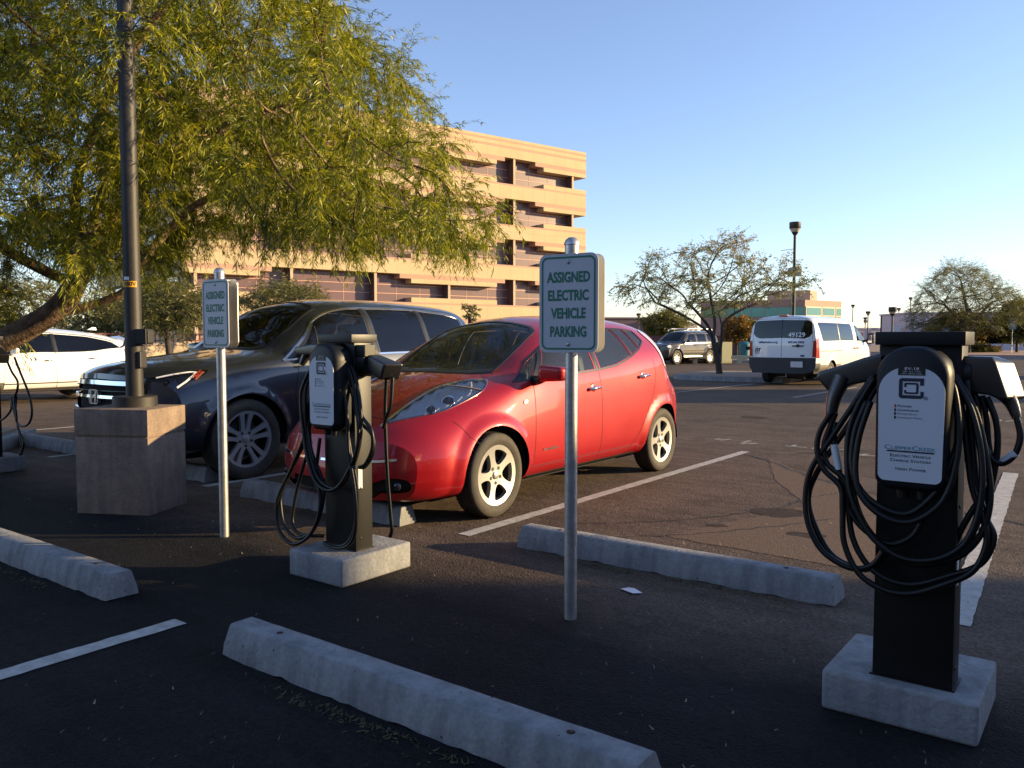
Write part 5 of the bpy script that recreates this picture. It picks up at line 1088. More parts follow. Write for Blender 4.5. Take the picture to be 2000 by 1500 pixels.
# ------------------------------------------------------------------ buildings
def brickish(name, c1, c2, mortar, bw, rh, ms=.012, rough=.85, var=.12):
    m = pm(name, c1, rough, spec=.2); n = m.node_tree.nodes; l = m.node_tree.links; b = n['Principled BSDF']; tc = n.new('ShaderNodeTexCoord')
    sp = n.new('ShaderNodeSeparateXYZ'); cb = n.new('ShaderNodeCombineXYZ'); l.new(tc.outputs['Object'], sp.inputs[0]); ad = n.new('ShaderNodeMath'); l.new(sp.outputs[0], ad.inputs[0]); l.new(sp.outputs[1], ad.inputs[1]); l.new(ad.outputs[0], cb.inputs[0]); l.new(sp.outputs[2], cb.inputs[1])
    br = n.new('ShaderNodeTexBrick'); br.offset = 0; br.inputs['Color1'].default_value = (*c1, 1); br.inputs['Color2'].default_value = (*c2, 1); br.inputs['Mortar'].default_value = (*mortar, 1)
    br.inputs['Scale'].default_value = 1; br.inputs['Brick Width'].default_value = bw; br.inputs['Row Height'].default_value = rh; br.inputs['Mortar Size'].default_value = ms; l.new(cb.outputs[0], br.inputs['Vector'])
    nz = n.new('ShaderNodeTexNoise'); nz.inputs['Scale'].default_value = .5; nz.inputs['Detail'].default_value = 7; l.new(tc.outputs['Object'], nz.inputs['Vector']); mr = n.new('ShaderNodeMapRange'); mr.inputs['To Min'].default_value = 1-var; mr.inputs['To Max'].default_value = 1+var; l.new(nz.outputs['Fac'], mr.inputs['Value'])
    mx = n.new('ShaderNodeVectorMath'); mx.operation = 'SCALE'; l.new(br.outputs['Color'], mx.inputs[0]); l.new(mr.outputs[0], mx.inputs['Scale']); l.new(mx.outputs[0], b.inputs['Base Color'])
    return m
M_CREAM = brickish('cream_panels', (.53, .41, .245), (.50, .385, .23), (.34, .25, .155), 1.45, 6.0)
M_PINK = pm('pink_stone_band', (.44, .27, .19), .85, var=.06, scale=.7)
M_COLP = pm('column_plaster', (.50, .37, .25), .85, var=.08, scale=.6)
M_MAUVE = pm('bronze_glazing', (.15, .092, .098), .3, var=.10, scale=.25, spec=.3)
M_MULL = pm('salmon_mullion', (.55, .30, .22), .6)
def office():
    ox, oy = Lc(7.95, 89)
    t = thing('office_building', 'tall tan office building with stepped stone bands and mauve window strips behind the cars', 'office building', (ox, oy, 0), R(HEAD-142.5))
    W_, D_, TOP = 42., 30., 21.2; fp = 4.02; tall = [(5.9, 7., 10.9, 11.9), (21.7, 22.9, 34.9, 35.9)]
    part('core', MB().box(.6, W_-.6, -D_, -1.45, 0, TOP-.6), M_PINK, t)
    def runs(k):      # facade intervals not removed around the tall openings
        out = []; x = 0.
        for z in tall:
            a, b = (z[0], z[3]) if k == 0 else (z[1], z[2]); out.append((x, a)); x = b
        return out+[(x, W_)]
    for f in range(6):
        T = TOP-f*fp; y0, y1 = -1.6, 0.
        if T < 1: break
        bands = MB(); pink = MB(); w0 = -D_
        z0 = max(0, T-1.9)
        bands.box(0, W_, w0, y1, z0, T-.62 if f else T-1.02)
        (pink).box(.01, W_-.01, w0+.01, y1-.012, T-.622 if f else T-1.022, T-.448 if f else T-.78)
        if f == 0: bands.box(0, W_, w0, y1, T-.782, T-.45); pink.box(.01, W_-.01, w0+.01, y1-.012, T-.452, T-.26); bands.box(0, W_, w0, y1, T-.262, T)
        else:
            for a, b in runs(0): bands.box(a, b, -2.2, y1, T-.45, T)
            bands.box(0, W_, w0, -2.2, T-.45, T)
        if f < 5:
            for a, b in runs(1): pink.box(a, b, y0, y1-.01, T-2.3, T-1.9)
            for a, b in runs(0): bands.box(a, b, y0, y1, T-2.7, T-2.3)
            pink.box(W_-1.2, W_, w0, y0, T-2.3, T-1.9); bands.box(W_-1.2, W_, w0, y0, T-2.7, T-2.3)
            bands.box(0, 1.2, w0, y0, T-2.7, T-1.9)
        part('spandrel', bands, M_CREAM, t); part('stone_band', pink, M_PINK, t)
    fins = [1.8+7.84*k for k in range(6)]
    for x in fins:
        c_ = part('column', MB().box(x-.12, x+.12, -1.35, -.16, 0, TOP-1.5), pm('shade_toned_column', (.10, .055, .05), .7, var=.1), t); part('column_face', MB().box(x-.125, x+.125, -.16, -.10, 0, TOP-1.5), M_COLP, c_)  # dark body and pale front cap paint in the unlit and sunlit column faces
    for f in range(5):
        zb = TOP-f*fp-1.95; zt = zb; zlow = TOP-(f+1)*fp-.6
        if zlow < 0: zlow = .2
        for i in range(6):
            a = (fins[i-1]+.12) if i else .9; b = fins[i]-.12
            g = part('window', MB().box(a, b, -1.40, -1.12, zlow, zt), M_MAUVE, t)
            mu = MB()
            for zz in (zlow+(zt-zlow)*.36, zlow+(zt-zlow)*.66): mu.box(a, b, -1.12, -1.09, zz-.03, zz+.03)
            k = max(1, int((b-a)/2.5))
            for j in range(1, k): mu.box(a+(b-a)*j/k-.02, a+(b-a)*j/k+.02, -1.12, -1.10, zlow, zt)
            part('mullion', mu, M_MULL, g)
        for j in range(4):     # end wall seen in shade
            y = -3-6.2*j
            part('window', MB().box(W_-.62, W_-.5, y-4.4, y, zlow+.4, zt-.2), pm('pale_reflecting_glass', (.42, .44, .47), .15, metal=.5), t)
    part('ground_floor_wall', MB().box(1.5, W_-.5, -D_, -1.4, 0, 4.0), M_PINK, t)
    part('roof_plant', MB().box(14, 28, -22, -10, TOP-.2, TOP+2.2), M_PINK, t)
office()
def far_offices():
    ox, oy = Lc(49.9, 140)
    t = thing('low_office_building', 'distant low office building with long teal window strip behind the white van', 'office building', (ox, oy, 0), R(HEAD))
    pur = pm('shaded_brown_stucco', (.30, .19, .16), .9, var=.08, scale=.3); tan = pm('tan_stucco', (.50, .33, .24), .9, var=.06, scale=.3); teal = pm('teal_glazing', (.05, .16, .18), .12, metal=.5, var=.1, scale=.3); fr = pm('cream_frame', (.62, .54, .38), .7)  # the brown stucco is darker: shade of the side facing away, put into colour
    L1, a1 = 17.5, R(180-22); L2, a2 = 10.5, R(35)
    def wall(L, a, z0, z1, th, mat, nm, off=0., s0=0.): 
        mb = MB().box(s0, L, -th/2+off, th/2+off, z0, z1); mb.xf(Matrix.Rotation(a, 4, 'Z')); return part(nm, mb, mat, t)
    d1 = (math.cos(a1), math.sin(a1)); d2 = (math.cos(a2), math.sin(a2)); bk = (d1[0]*L1+d2[0]*L2, d1[1]*L1+d2[1]*L2)
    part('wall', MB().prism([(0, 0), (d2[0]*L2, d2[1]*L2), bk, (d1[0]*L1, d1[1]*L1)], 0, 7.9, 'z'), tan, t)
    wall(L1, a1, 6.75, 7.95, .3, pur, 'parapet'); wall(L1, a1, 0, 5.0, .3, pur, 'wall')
    wn = wall(L1, a1, 5.05, 6.7, .34, teal, 'window')
    for k in range(9): mb = MB().box(k*2.1+.3, k*2.1+.4, -.2, .2, 5.05, 6.7); mb.xf(Matrix.Rotation(a1, 4, 'Z')); part('mullion', mb, pur, wn)
    for s0, s1 in ((.3, 4.3), (4.9, 8.2), (8.8, 10.2)):
        w_ = wall(s1, a2, 5.35, 6.6, .4, teal, 'window', s0=s0); mb = MB().box(s0-.2, s1+.2, -.17, .17, 5.15, 6.8); mb.xf(Matrix.Rotation(a2, 4, 'Z')); part('window_frame', mb, fr, w_)
    part('roof_plant', MB().prism([(-5.5, 3), (1.2, 1), (3.5, 4), (-2, 8)], 7.9, 9.6, 'z'), tan, t)
    for (x, Y, wd, dp, h, nm, lb, mat) in [(20.5, 150, 10, 12, 5.2, 'brown_building', 'distant brown flat-roofed building just above the red hatchback roof', pm('dark_brown_stucco', (.20, .13, .13), .9, var=.1, scale=.3)), (27, 152, 6, 10, 5.0, 'tan_building', 'distant small tan building to the right of the brown one over the red car', tan), (35.5, 170, 6, 8, 4.6, 'cream_building', 'distant cream building glimpsed under the sparse tree by its trunk', fr), (66, 150, 34, 14, 3.3, 'grey_warehouse', 'long low grey-mauve warehouse on the horizon right of the van', pm('mauve_metal', (.42, .37, .42), .7, var=.06))]:
        X, Y_ = Lc(x, Y); q = thing(nm, lb, 'building', (X, Y_, 0), R(HEAD+8))
        part('wall', MB().box(-wd/2, wd/2, 0, dp, 0, h-.3), mat, q); part('roof', MB().box(-wd/2-.15, wd/2+.15, -.15, dp+.15, h-.3, h), mat, q)
        for k in range(int(wd/2.2)): part('window', MB().box(-wd/2+.6+k*2.2, -wd/2+1.8+k*2.2, -.05, .02, 1.2, 2.4), M_MAUVE, q)
    X, Y_ = Lc(36.5, 76)
    q = thing('parking_garage', 'low lavender parking structure with dark openings under the large tree at the right', 'parking garage', (X, Y_, 0), R(HEAD-4)); lv = pm('lavender_concrete', (.55, .50, .56), .9, var=.06, scale=.5)
    part('wall', MB().box(0, 55, 0, .4, 2.05, 3.6).box(0, 55, 0, .4, 0, .85), lv, q); part('roof', MB().box(-.1, 55.1, -.1, 6.5, 3.6, 3.75), lv, q); part('end_wall', MB().box(0, .4, .41, 5.99, 0, 3.59), lv, q)
    for k in range(12): part('pier', MB().box(k*4.9, k*4.9+1.3, -.02, .6, .85, 2.05), lv, q)
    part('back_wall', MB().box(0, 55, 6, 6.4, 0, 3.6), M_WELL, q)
far_offices()
# tall office block behind the photographer to the right: its shadow lies over the foreground
def off_block():
    X, Y_ = Lc(30, 5.30); t = thing('office_block', 'plain tan office block outside the picture to the right, shading the foreground', 'office building', (X, Y_, 0), R(HEAD))
    part('wall', MB().box(0, 24, -52, -2.05, 0, 6.8).box(0, 24, -2.05, 0, 0, 7.2), M_COLP, t); part('roof', MB().box(-.02, 24.02, -52, -2.06, 6.8, 7.03), M_PINK, t)
    part('added_shade_wing', MB().box(-75, 0, -52, -16, 0, 6.7), M_COLP, t)  # added unseen wing, darkens reflections and cuts sky fill in the foreground
    for k in range(14): part('window', MB().box(-70+k*5, -67+k*5, -16.02, -15.97, 1, 3.6), M_MAUVE, t)
    for k in range(10): part('window', MB().box(-.03, .02, -50+k*5, -47+k*5, 2, 6), M_MAUVE, t)
    for (x, y0, y1, h, lb) in [(24, 17.6, 21.9, 5.2, 'unseen tan box added outside the picture to shade the lot at the right'), (32, 27.2, 29.6, 7.5, 'second unseen tan box added to cast shade, farther along the lot')]:
        X, Y_ = Lc(x, y0); q = thing('unseen_shadow_box', lb, 'shadow caster', (X, Y_, 0), R(HEAD)); part('wall', MB().box(0, 9, 0, y1-y0, 0, h-.2), M_COLP, q); part('roof', MB().box(0, 9, 0, y1-y0, h-.2, h), M_PINK, q); part('door', MB().box(-.04, .02, .5, 1.5, 0, 2.1), M_TRIM, q)  # added unseen box that throws a dark band across the far asphalt
off_block()
# ------------------------------------------------------------------ lamp poles, signs and small street furniture
def lamp_pole(x, Y, h, lb, heads=0, r=.075, hr=.27, grp='distant lamp poles around the lot', cab=False):
    X, Y_ = Lc(x, Y); t = thing('lamp_pole', lb, 'lamp pole', (X, Y_, 0), R(HEAD), grp)
    part('pole', MB().lathe([(r, 0), (r*.8, h-.5)], 10), M_POLE, t, smooth=True)
    part('lamp_head', MB().lathe([(r, h-.62), (hr*.95, h-.3), (hr, h-.28), (hr, h), (0, h+.02)], 18), M_POLE, t, smooth=True)
    part('lamp_lens', MB().lathe([(r*1.1, h-.60), (hr*.93, h-.315)], 18, cap=False), pm('lamp_diffuser', (.55, .45, .33), .4), t, smooth=True)
    if cab:
        part('floodlight', MB().box(-.30, .02, -.15, .12, h-2.6, h-2.2), pm('floodlight_grey', (.30, .28, .25), .5), t, bevel=.03); part('floodlight', MB().box(.06, .32, -.15, .12, h-2.6, h-2.15), pm('floodlight_cream', (.50, .45, .33), .5), t, bevel=.03); part('arm', MB().tube([(0, 0, h-1.28), (-.66, 0, h-1.36)], .012, 6), M_POLE, t)
    return t
lamp_pole(13.7, 40, 6.95, 'tall dark lamp pole rising behind the white van, two floodlights halfway', cab=True, r=.085)
lamp_pole(25.7, 55.5, 3.45, 'dark lamp post with funnel head right of the van above the large charger', r=.07, hr=.26)
for x, Y, h, lb in [(62.2, 150, 7.5, 'thin lamp pole just right of the teal-windowed building'), (64.5, 150, 5.2, 'short thin lamp pole, leftmost of the three between teal building and funnel lamp'), (65.4, 152, 4.7, 'small thin lamp pole, middle of three on the horizon'), (70.6, 150, 6.9, 'thin far lamp pole just right of the funnel lamp'), (72.2, 149, 8.8, 'tallest thin lamp pole at the left edge of the large tree'), (71.4, 152, 5.6, 'low thin lamp pole beside the tallest one'),
                    (52, 120, 5.3, 'thin lamp pole in front of the tan wall with cream window frames'), (18.5, 120, 5.0, 'thin pale pole before the distant brown building')]:
    lamp_pole(x, Y, h, lb, r=.09, hr=.33)
def blue_sign(px, D, zb, lb):
    x = (px-1000)/1600*D; X, Y_ = Lc(x, D); t = thing('blue_sign', lb, 'sign', (X, Y_, 0), R(HEAD), 'accessible parking signs'); bl = pm('sign_blue', (.05, .14, .30), .5, var=.05)
    part('post', MB().lathe([(.03, 0), (.03, zb+.6)], 8), M_STEEL, t, smooth=True)
    p = part('sign_panel', MB().prism(rrect(.55, .78, .05, 0, zb+.42), -.05, -.03), bl, t)
    s = MB(); c = zb+.40          # wheelchair symbol
    s.ball((-.02, -.052, c+.20), (.035, .004, .035), 10, 6); s.box(-.045, -.005, -.054, -.051, c-.02, c+.15); s.box(-.045, .10, -.054, -.051, c-.04, c); s.box(.08, .115, -.054, -.051, c-.16, c)
    n = 20; s.add([(-.02+r*math.cos(R(-200+230*k/n)), -.0525, c-.06+r*math.sin(R(-200+230*k/n))) for k in range(n+1) for r in (.105, .135)], [(2*k, 2*k+2, 2*k+3, 2*k+1) for k in range(n)])
    part('symbol', s, M_WHITE, p)
blue_sign(1845, 62, 1.35, 'blue accessible parking sign half hidden by the large charger lid, left one'); blue_sign(1975, 62, 2.0, 'blue accessible parking sign on a post near the right edge')
X, Y_ = Lc(28.1, 60); t = thing('white_sign', 'small white sign on a post beside the funnel lamp', 'sign', (X, Y_, 0), R(HEAD)); part('post', MB().lathe([(.03, 0), (.03, 2.3)], 8), M_STEEL, t); part('sign_panel', MB().box(-.22, .22, -.05, -.03, 1.5, 2.3), M_SIGN, t)
# trash can, utility cabinet, rail barrier near the far SUV
def far_things():
    X, Y_ = Lc(12.9, 45.5); t = thing('trash_can', 'round teal litter bin with black opening between the small tree and the van', 'trash can', (X, Y_, 0), R(HEAD)); te = pm('teal_paint', (.03, .16, .19), .5, var=.1)
    part('drum', MB().lathe([(.30, 0), (.31, .1), (.31, .95), (.28, .98)], 24), te, t, smooth=True); part('lid', MB().lathe([(.33, .96), (.33, 1.05), (.2, 1.16), (0, 1.18)], 24), te, t, smooth=True); part('opening', MB().box(-.02, .26, -.315, -.2, .72, .90), M_WELL, t)
    X, Y_ = Lc(11.35, 44.3); t = thing('utility_cabinet', 'olive green utility cabinet beside the grey SUV tail', 'cabinet', (X, Y_, 0), R(HEAD+30)); ol = pm('olive_paint', (.14, .14, .07), .6, var=.1)
    part('cabinet_box', MB().box(-.4, .4, -.35, .35, 0, 1.15), ol, t, bevel=.03); part('cabinet_door', MB().box(-.36, .36, -.365, -.35, .08, 1.05), ol, t, bevel=.01)
    yl = pm('cream_timber', (.50, .42, .26), .8, var=.1)
    for i, (x0, Y0, x1, Y1, lb) in enumerate([(11.4, 42.6, 13.35, 42.2, 'cream rail barrier on two short blocks, between small tree and van'), (7.6, 43.6, 10.2, 43.2, 'cream rail barrier behind the wheels of the grey SUV')]):
        a, b = Lc(x0, Y0), Lc(x1, Y1); L = math.hypot(b[0]-a[0], b[1]-a[1]); t = thing('rail_barrier', lb, 'barrier', (a[0], a[1], 0), math.atan2(b[1]-a[1], b[0]-a[0]), 'low rail barriers along the far kerb')
        part('rail', MB().box(0, L, -.08, .08, .27, .45), yl, t, bevel=.01)
        for s in (.15, .75): part('block', MB().box(L*s, L*s+.22, -.12, .12, 0, .27), yl, t, bevel=.01)
    for (x, Y, w_, lb) in [(34.0, 64, .25, 'small white post by the garage hedge'), (37.4, 52, .2, 'small white bollard on the gravel at the right edge')]:
        X, Y_ = Lc(x, Y); t = thing('bollard', lb, 'bollard', (X, Y_, .25), 0); part('post', MB().lathe([(w_*.4, 0), (w_*.4, .55), (0, .6)], 12), M_WHITE, t, smooth=True); part('base', MB().lathe([(w_*.7, 0), (w_*.6, .06)], 12), M_CONC2, t)
    X, Y_ = Lc(37.0, 66); t = thing('low_wall', 'low salmon garden wall in sun before the garage openings', 'wall', (X, Y_, 0), R(HEAD)); sm = pm('salmon_block', (.52, .30, .20), .9, var=.08); part('wall_body', MB().box(0, 2.4, 0, .3, 0, .75), sm, t); part('pier', MB().box(-.3, .1, -.05, .35, 0, 1.15), sm, t)
    # beige wall and railing on the left
    a, b = Lc(-16, 20.5), Lc(-8.2, 30.9); L = math.hypot(b[0]-a[0], b[1]-a[1]); t = thing('garden_wall', 'beige stucco wall with rusty railing behind the dark grey crossover bonnet', 'wall', (a[0], a[1], 0), math.atan2(b[1]-a[1], b[0]-a[0]))
    be = pm('beige_stucco', (.52, .40, .27), .9, var=.08, scale=1.5, bump=.3, bscale=30); part('wall_body', MB().box(0, L, 0, .25, 0, 1.12), be, t); part('coping', MB().box(-.05, L+.05, -.05, .3, 1.12, 1.2), be, t)
    ru = pm('rust_red_paint', (.16, .05, .035), .7, var=.2); rl = MB().box(0, L, .08, .14, 1.46, 1.50).box(0, L, .08, .14, 1.24, 1.28)
    for k in range(int(L/.16)): rl.box(k*.16, k*.16+.03, .09, .12, 1.2, 1.5)
    part('railing', rl, ru, t)
    # maroon wall behind the far SUV
    a, b = Lc(3, 58), Lc(17.5, 56); L = math.hypot(b[0]-a[0], b[1]-a[1]); t = thing('maroon_wall', 'dark maroon block wall behind the grey SUV and litter bin', 'wall', (a[0], a[1], 0), math.atan2(b[1]-a[1], b[0]-a[0])); ma = pm('maroon_block', (.11, .05, .05), .9, var=.15, scale=2); part('wall_body', MB().box(0, L, 0, .3, 0, 1.45), ma, t); part('coping', MB().box(-.05, L+.05, -.05, .35, 1.45, 1.53), ma, t)
far_things()
# planted island, far kerbs and gravel beds
def ring(pts, z0, z1): return MB().prism(pts, z0, z1, 'z')
isl = [(-11.55, 24.35), (-8.3, 24.35), (-8.0, 24.9), (-8.6, 27.8), (-9.4, 29.0), (-11.6, 29.0), (-12.2, 28.2), (-12.2, 25.2)]
def inset(p, d):
    c = np.mean(p, 0); return [tuple(np.array(q)+(c-np.array(q))/np.linalg.norm(c-np.array(q))*d) for q in p]
struct('kerb', ring(chaik(isl, 1), 0, .15), M_CONC2)
struct('island_soil', ring(inset(chaik(isl, 1), .18), .1, .158), pm('island_gravel', (.23, .165, .12), .95, col2=(.32, .24, .18), scale=14, bump=.5, bscale=40))
gb = [Lc(*q) for q in [(27, 58), (38, 47), (75, 47), (75, 74), (33, 74)]]
struct('kerb', ring(gb, 0, .14), M_CONC2); struct('gravel_bed', ring(inset(gb, .3), .1, .26), pm('red_gravel', (.27, .16, .13), .95, col2=(.38, .24, .20), scale=4, bump=.5, bscale=30))
gb = [Lc(*q) for q in [(-4, 50), (6, 45.5), (14.5, 44.2), (16.5, 47), (16, 57), (0, 60)]]
struct('kerb', ring(gb, 0, .14), M_CONC2); struct('gravel_bed', ring(inset(gb, .3), .1, .17), pm('tan_gravel', (.34, .25, .18), .95, col2=(.42, .32, .24), scale=4, bump=.4, bscale=30))
gb = [Lc(*q) for q in [(-9.8, 7.4), (-5.9, 9.0), (-6.3, 10.8), (-12, 10.2)]]
struct('kerb', ring(gb, 0, .14), M_CONC2); struct('island_soil', ring(inset(gb, .2), .1, .17), pm('island_gravel', (.23, .165, .12)))
gb = [Lc(*q) for q in [(-40, 31), (-18, 26.5), (-6, 24), (2, 30), (3, 60), (-40, 60)]]
struct('gravel_bed', ring(gb, 0, .08), pm('tan_gravel', (.34, .25, .18)))
# ------------------------------------------------------------------ trees
def colonize(root, att, di, dk, step, iters, grav=0., seed=0):
    """space colonisation: root = list of (pos, parent); returns positions and parent indices"""
    rg = np.random.default_rng(seed); P = [np.array(p, float) for p, _ in root]; par = [q for _, q in root]; A = att.copy()
    Pn = np.array(P); D = np.linalg.norm(A[:, None]-Pn[None], axis=2); near = D.argmin(1); dist = D.min(1)
    for it in range(iters):
        act = dist < di
        if not act.any(): break
        d = A[act]-Pn[near[act]]; d /= np.linalg.norm(d, axis=1)[:, None]+1e-9; n = near[act]
        acc = np.zeros_like(Pn); np.add.at(acc, n, d); u = np.unique(n); v = acc[u]; v += rg.normal(0, .25, v.shape); v[:, 2] -= grav; v /= np.linalg.norm(v, axis=1)[:, None]+1e-9
        new = Pn[u]+v*step; base = len(Pn); Pn = np.vstack([Pn, new]); par += [int(q) for q in u]
        dn = np.linalg.norm(A[:, None]-new[None], axis=2); m = dn.min(1); am = dn.argmin(1); upd = m < dist; near = np.where(upd, am+base, near); dist = np.where(upd, m, dist)
        k = dist > dk
        A, near, dist = A[k], near[k], dist[k]
        if len(A) == 0: break
    return Pn, np.array(par)
def radii(P, par, tip, power, base=None):
    n = len(P); acc = np.zeros(n)
    for i in range(n-1, -1, -1):
        if acc[i] == 0: acc[i] = tip**power
        if par[i] >= 0: acc[par[i]] += acc[i]
    return acc**(1/power)
def branch_mb(P, par, r, sides=6, minr=0.):
    """chains of tapered tubes"""
    n = len(P); kids = [[] for _ in range(n)]
    for i, p in enumerate(par):
        if p >= 0: kids[p].append(i)
    mb = MB(); stack = [i for i in range(n) if par[i] < 0]; start = [(i, -1) for i in stack]
    while start:
        i, pr = start.pop(); ch = [] if pr < 0 else [pr]; ch.append(i); j = i
        while kids[j]:
            ks = sorted(kids[j], key=lambda q: -r[q])
            for q in ks[1:]: start.append((q, j))
            j = ks[0]; ch.append(j)
        if len(ch) < 2: continue
        rr = [float(r[c]) for c in ch]
        if pr >= 0: rr[0] = min(rr[0], rr[1]*1.3)
        if max(rr[1:]) < minr: continue
        mb.tube([tuple(P[c]) for c in ch], rr, max(4, sides if max(rr) > .05 else 4), caps=False)
    return mb, kids
def leaf_mesh(V, name, mat, parent, cols=None):
    """V (n,4,3) blades"""
    n = len(V); me = bpy.data.meshes.new(name); me.vertices.add(4*n); me.vertices.foreach_set('co', V.reshape(-1).astype(np.float32)); me.loops.add(4*n); me.loops.foreach_set('vertex_index', np.arange(4*n, dtype=np.int32))
    me.polygons.add(n); me.polygons.foreach_set('loop_start', np.arange(0, 4*n, 4, dtype=np.int32)); me.update(calc_edges=True)
    if cols is not None:
        at = me.attributes.new('tint', 'FLOAT', 'FACE'); at.data.foreach_set('value', cols.astype(np.float32))
    me.materials.append(mat); o = bpy.data.objects.new(name, me); COL.objects.link(o); o.parent = parent; return o
def leaf_mat(name, c0, c1, c2, trans=.45):
    m = bpy.data.materials.new(name); m.use_nodes = True; n = m.node_tree.nodes; l = m.node_tree.links; n.remove(n['Principled BSDF'])
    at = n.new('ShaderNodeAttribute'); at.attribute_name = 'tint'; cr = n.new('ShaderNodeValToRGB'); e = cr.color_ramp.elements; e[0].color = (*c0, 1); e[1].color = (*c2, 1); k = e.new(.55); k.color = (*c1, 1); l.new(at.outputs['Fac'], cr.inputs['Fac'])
    d = n.new('ShaderNodeBsdfDiffuse'); tr = n.new('ShaderNodeBsdfTranslucent'); mx = n.new('ShaderNodeMixShader'); mx.inputs[0].default_value = trans; l.new(cr.outputs[0], d.inputs[0]); l.new(cr.outputs[0], tr.inputs[0]); l.new(d.outputs[0], mx.inputs[1]); l.new(tr.outputs[0], mx.inputs[2])
    g = n.new('ShaderNodeBsdfGlossy'); g.inputs['Roughness'].default_value = .45; m2 = n.new('ShaderNodeMixShader'); m2.inputs[0].default_value = .04; l.new(mx.outputs[0], m2.inputs[1]); l.new(g.outputs[0], m2.inputs[2]); l.new(m2.outputs[0], n['Material Output'].inputs[0])
    return m
def sprays(rg, base, dirs, n_seg, seg, droop, per, bl, bw, jit=.5, fork=.9, twig=.004, tint0=None):
    """drooping twigs carrying thin leaf blades; all vectorised. base, dirs: (m,3)"""
    m = len(base); p = base.copy(); d = dirs/np.linalg.norm(dirs, axis=1)[:, None]; B = []; T = []; C = []
    tb = rg.random(m) if tint0 is None else tint0; ln = rg.uniform(.6, 1.25, m)
    for s in range(n_seg):
        d = d+rg.normal(0, .16, d.shape); d[:, 2] -= droop*(1+.6*s/n_seg); d /= np.linalg.norm(d, axis=1)[:, None]; q = p+d*(seg*ln)[:, None]
        sd = np.cross(d, [0, 0, 1.]); sd /= np.linalg.norm(sd, axis=1)[:, None]+1e-6; w_ = sd*twig*(1-.7*s/n_seg)
        T.append(np.stack([p-w_, p+w_, q+w_*.8, q-w_*.8], 1))
        for k in range(per):
            t = rg.random(m)[:, None]; o = p+(q-p)*t; side = sd*np.where(rg.random(m) < .5, 1, -1)[:, None]; ld = d*rg.uniform(.25, .9, m)[:, None]+side*fork*rg.uniform(.5, 1.1, m)[:, None]+rg.normal(0, jit*.5, d.shape); ld[:, 2] -= .25; ld /= np.linalg.norm(ld, axis=1)[:, None]
            L = (bl*rg.uniform(.55, 1.25, m))[:, None]; nn = np.cross(ld, rg.normal(0, 1, d.shape)); nn /= np.linalg.norm(nn, axis=1)[:, None]+1e-6; nn = nn*bw*rg.uniform(.7, 1.3, m)[:, None]; mid = o+ld*L*.5; mid[:, 2] -= .02*L[:, 0]; tip = o+ld*L; tip[:, 2] -= L[:, 0]*.12
            B.append(np.stack([o, mid+nn, tip, mid-nn], 1)); C.append(np.clip(tb+rg.normal(0, .22, m), 0, 1))
        p = q
    return np.concatenate(B), np.concatenate(C), np.concatenate(T)
M_BARK = pm('mesquite_bark', (.10, .062, .040), .95, col2=(.36, .235, .15), scale=7, detail=10, bump=1.0, bscale=16)
M_BARK2 = pm('grey_bark', (.035, .028, .024), .95, col2=(.085, .068, .055), scale=9, bump=.8, bscale=25)
for q_ in M_BARK.node_tree.nodes:
    if q_.type == 'BUMP': q_.inputs['Distance'].default_value = .05
    if q_.type == 'TEX_NOISE': q_.inputs['Roughness'].default_value = .7
def to_world(P):        # photographer-aligned metres -> world
    P = np.asarray(P, float); return np.stack([.8*P[..., 0]-.6*P[..., 1], .6*P[..., 0]+.8*P[..., 1], P[..., 2]], -1)
def in_px(P):           # where a photographer-aligned point lies in the picture (used to shape the crown outlines)
    d = P[:, 1]; return 1000+1600*P[:, 0]/d, 661-1600*(P[:, 2]-1.335)/d
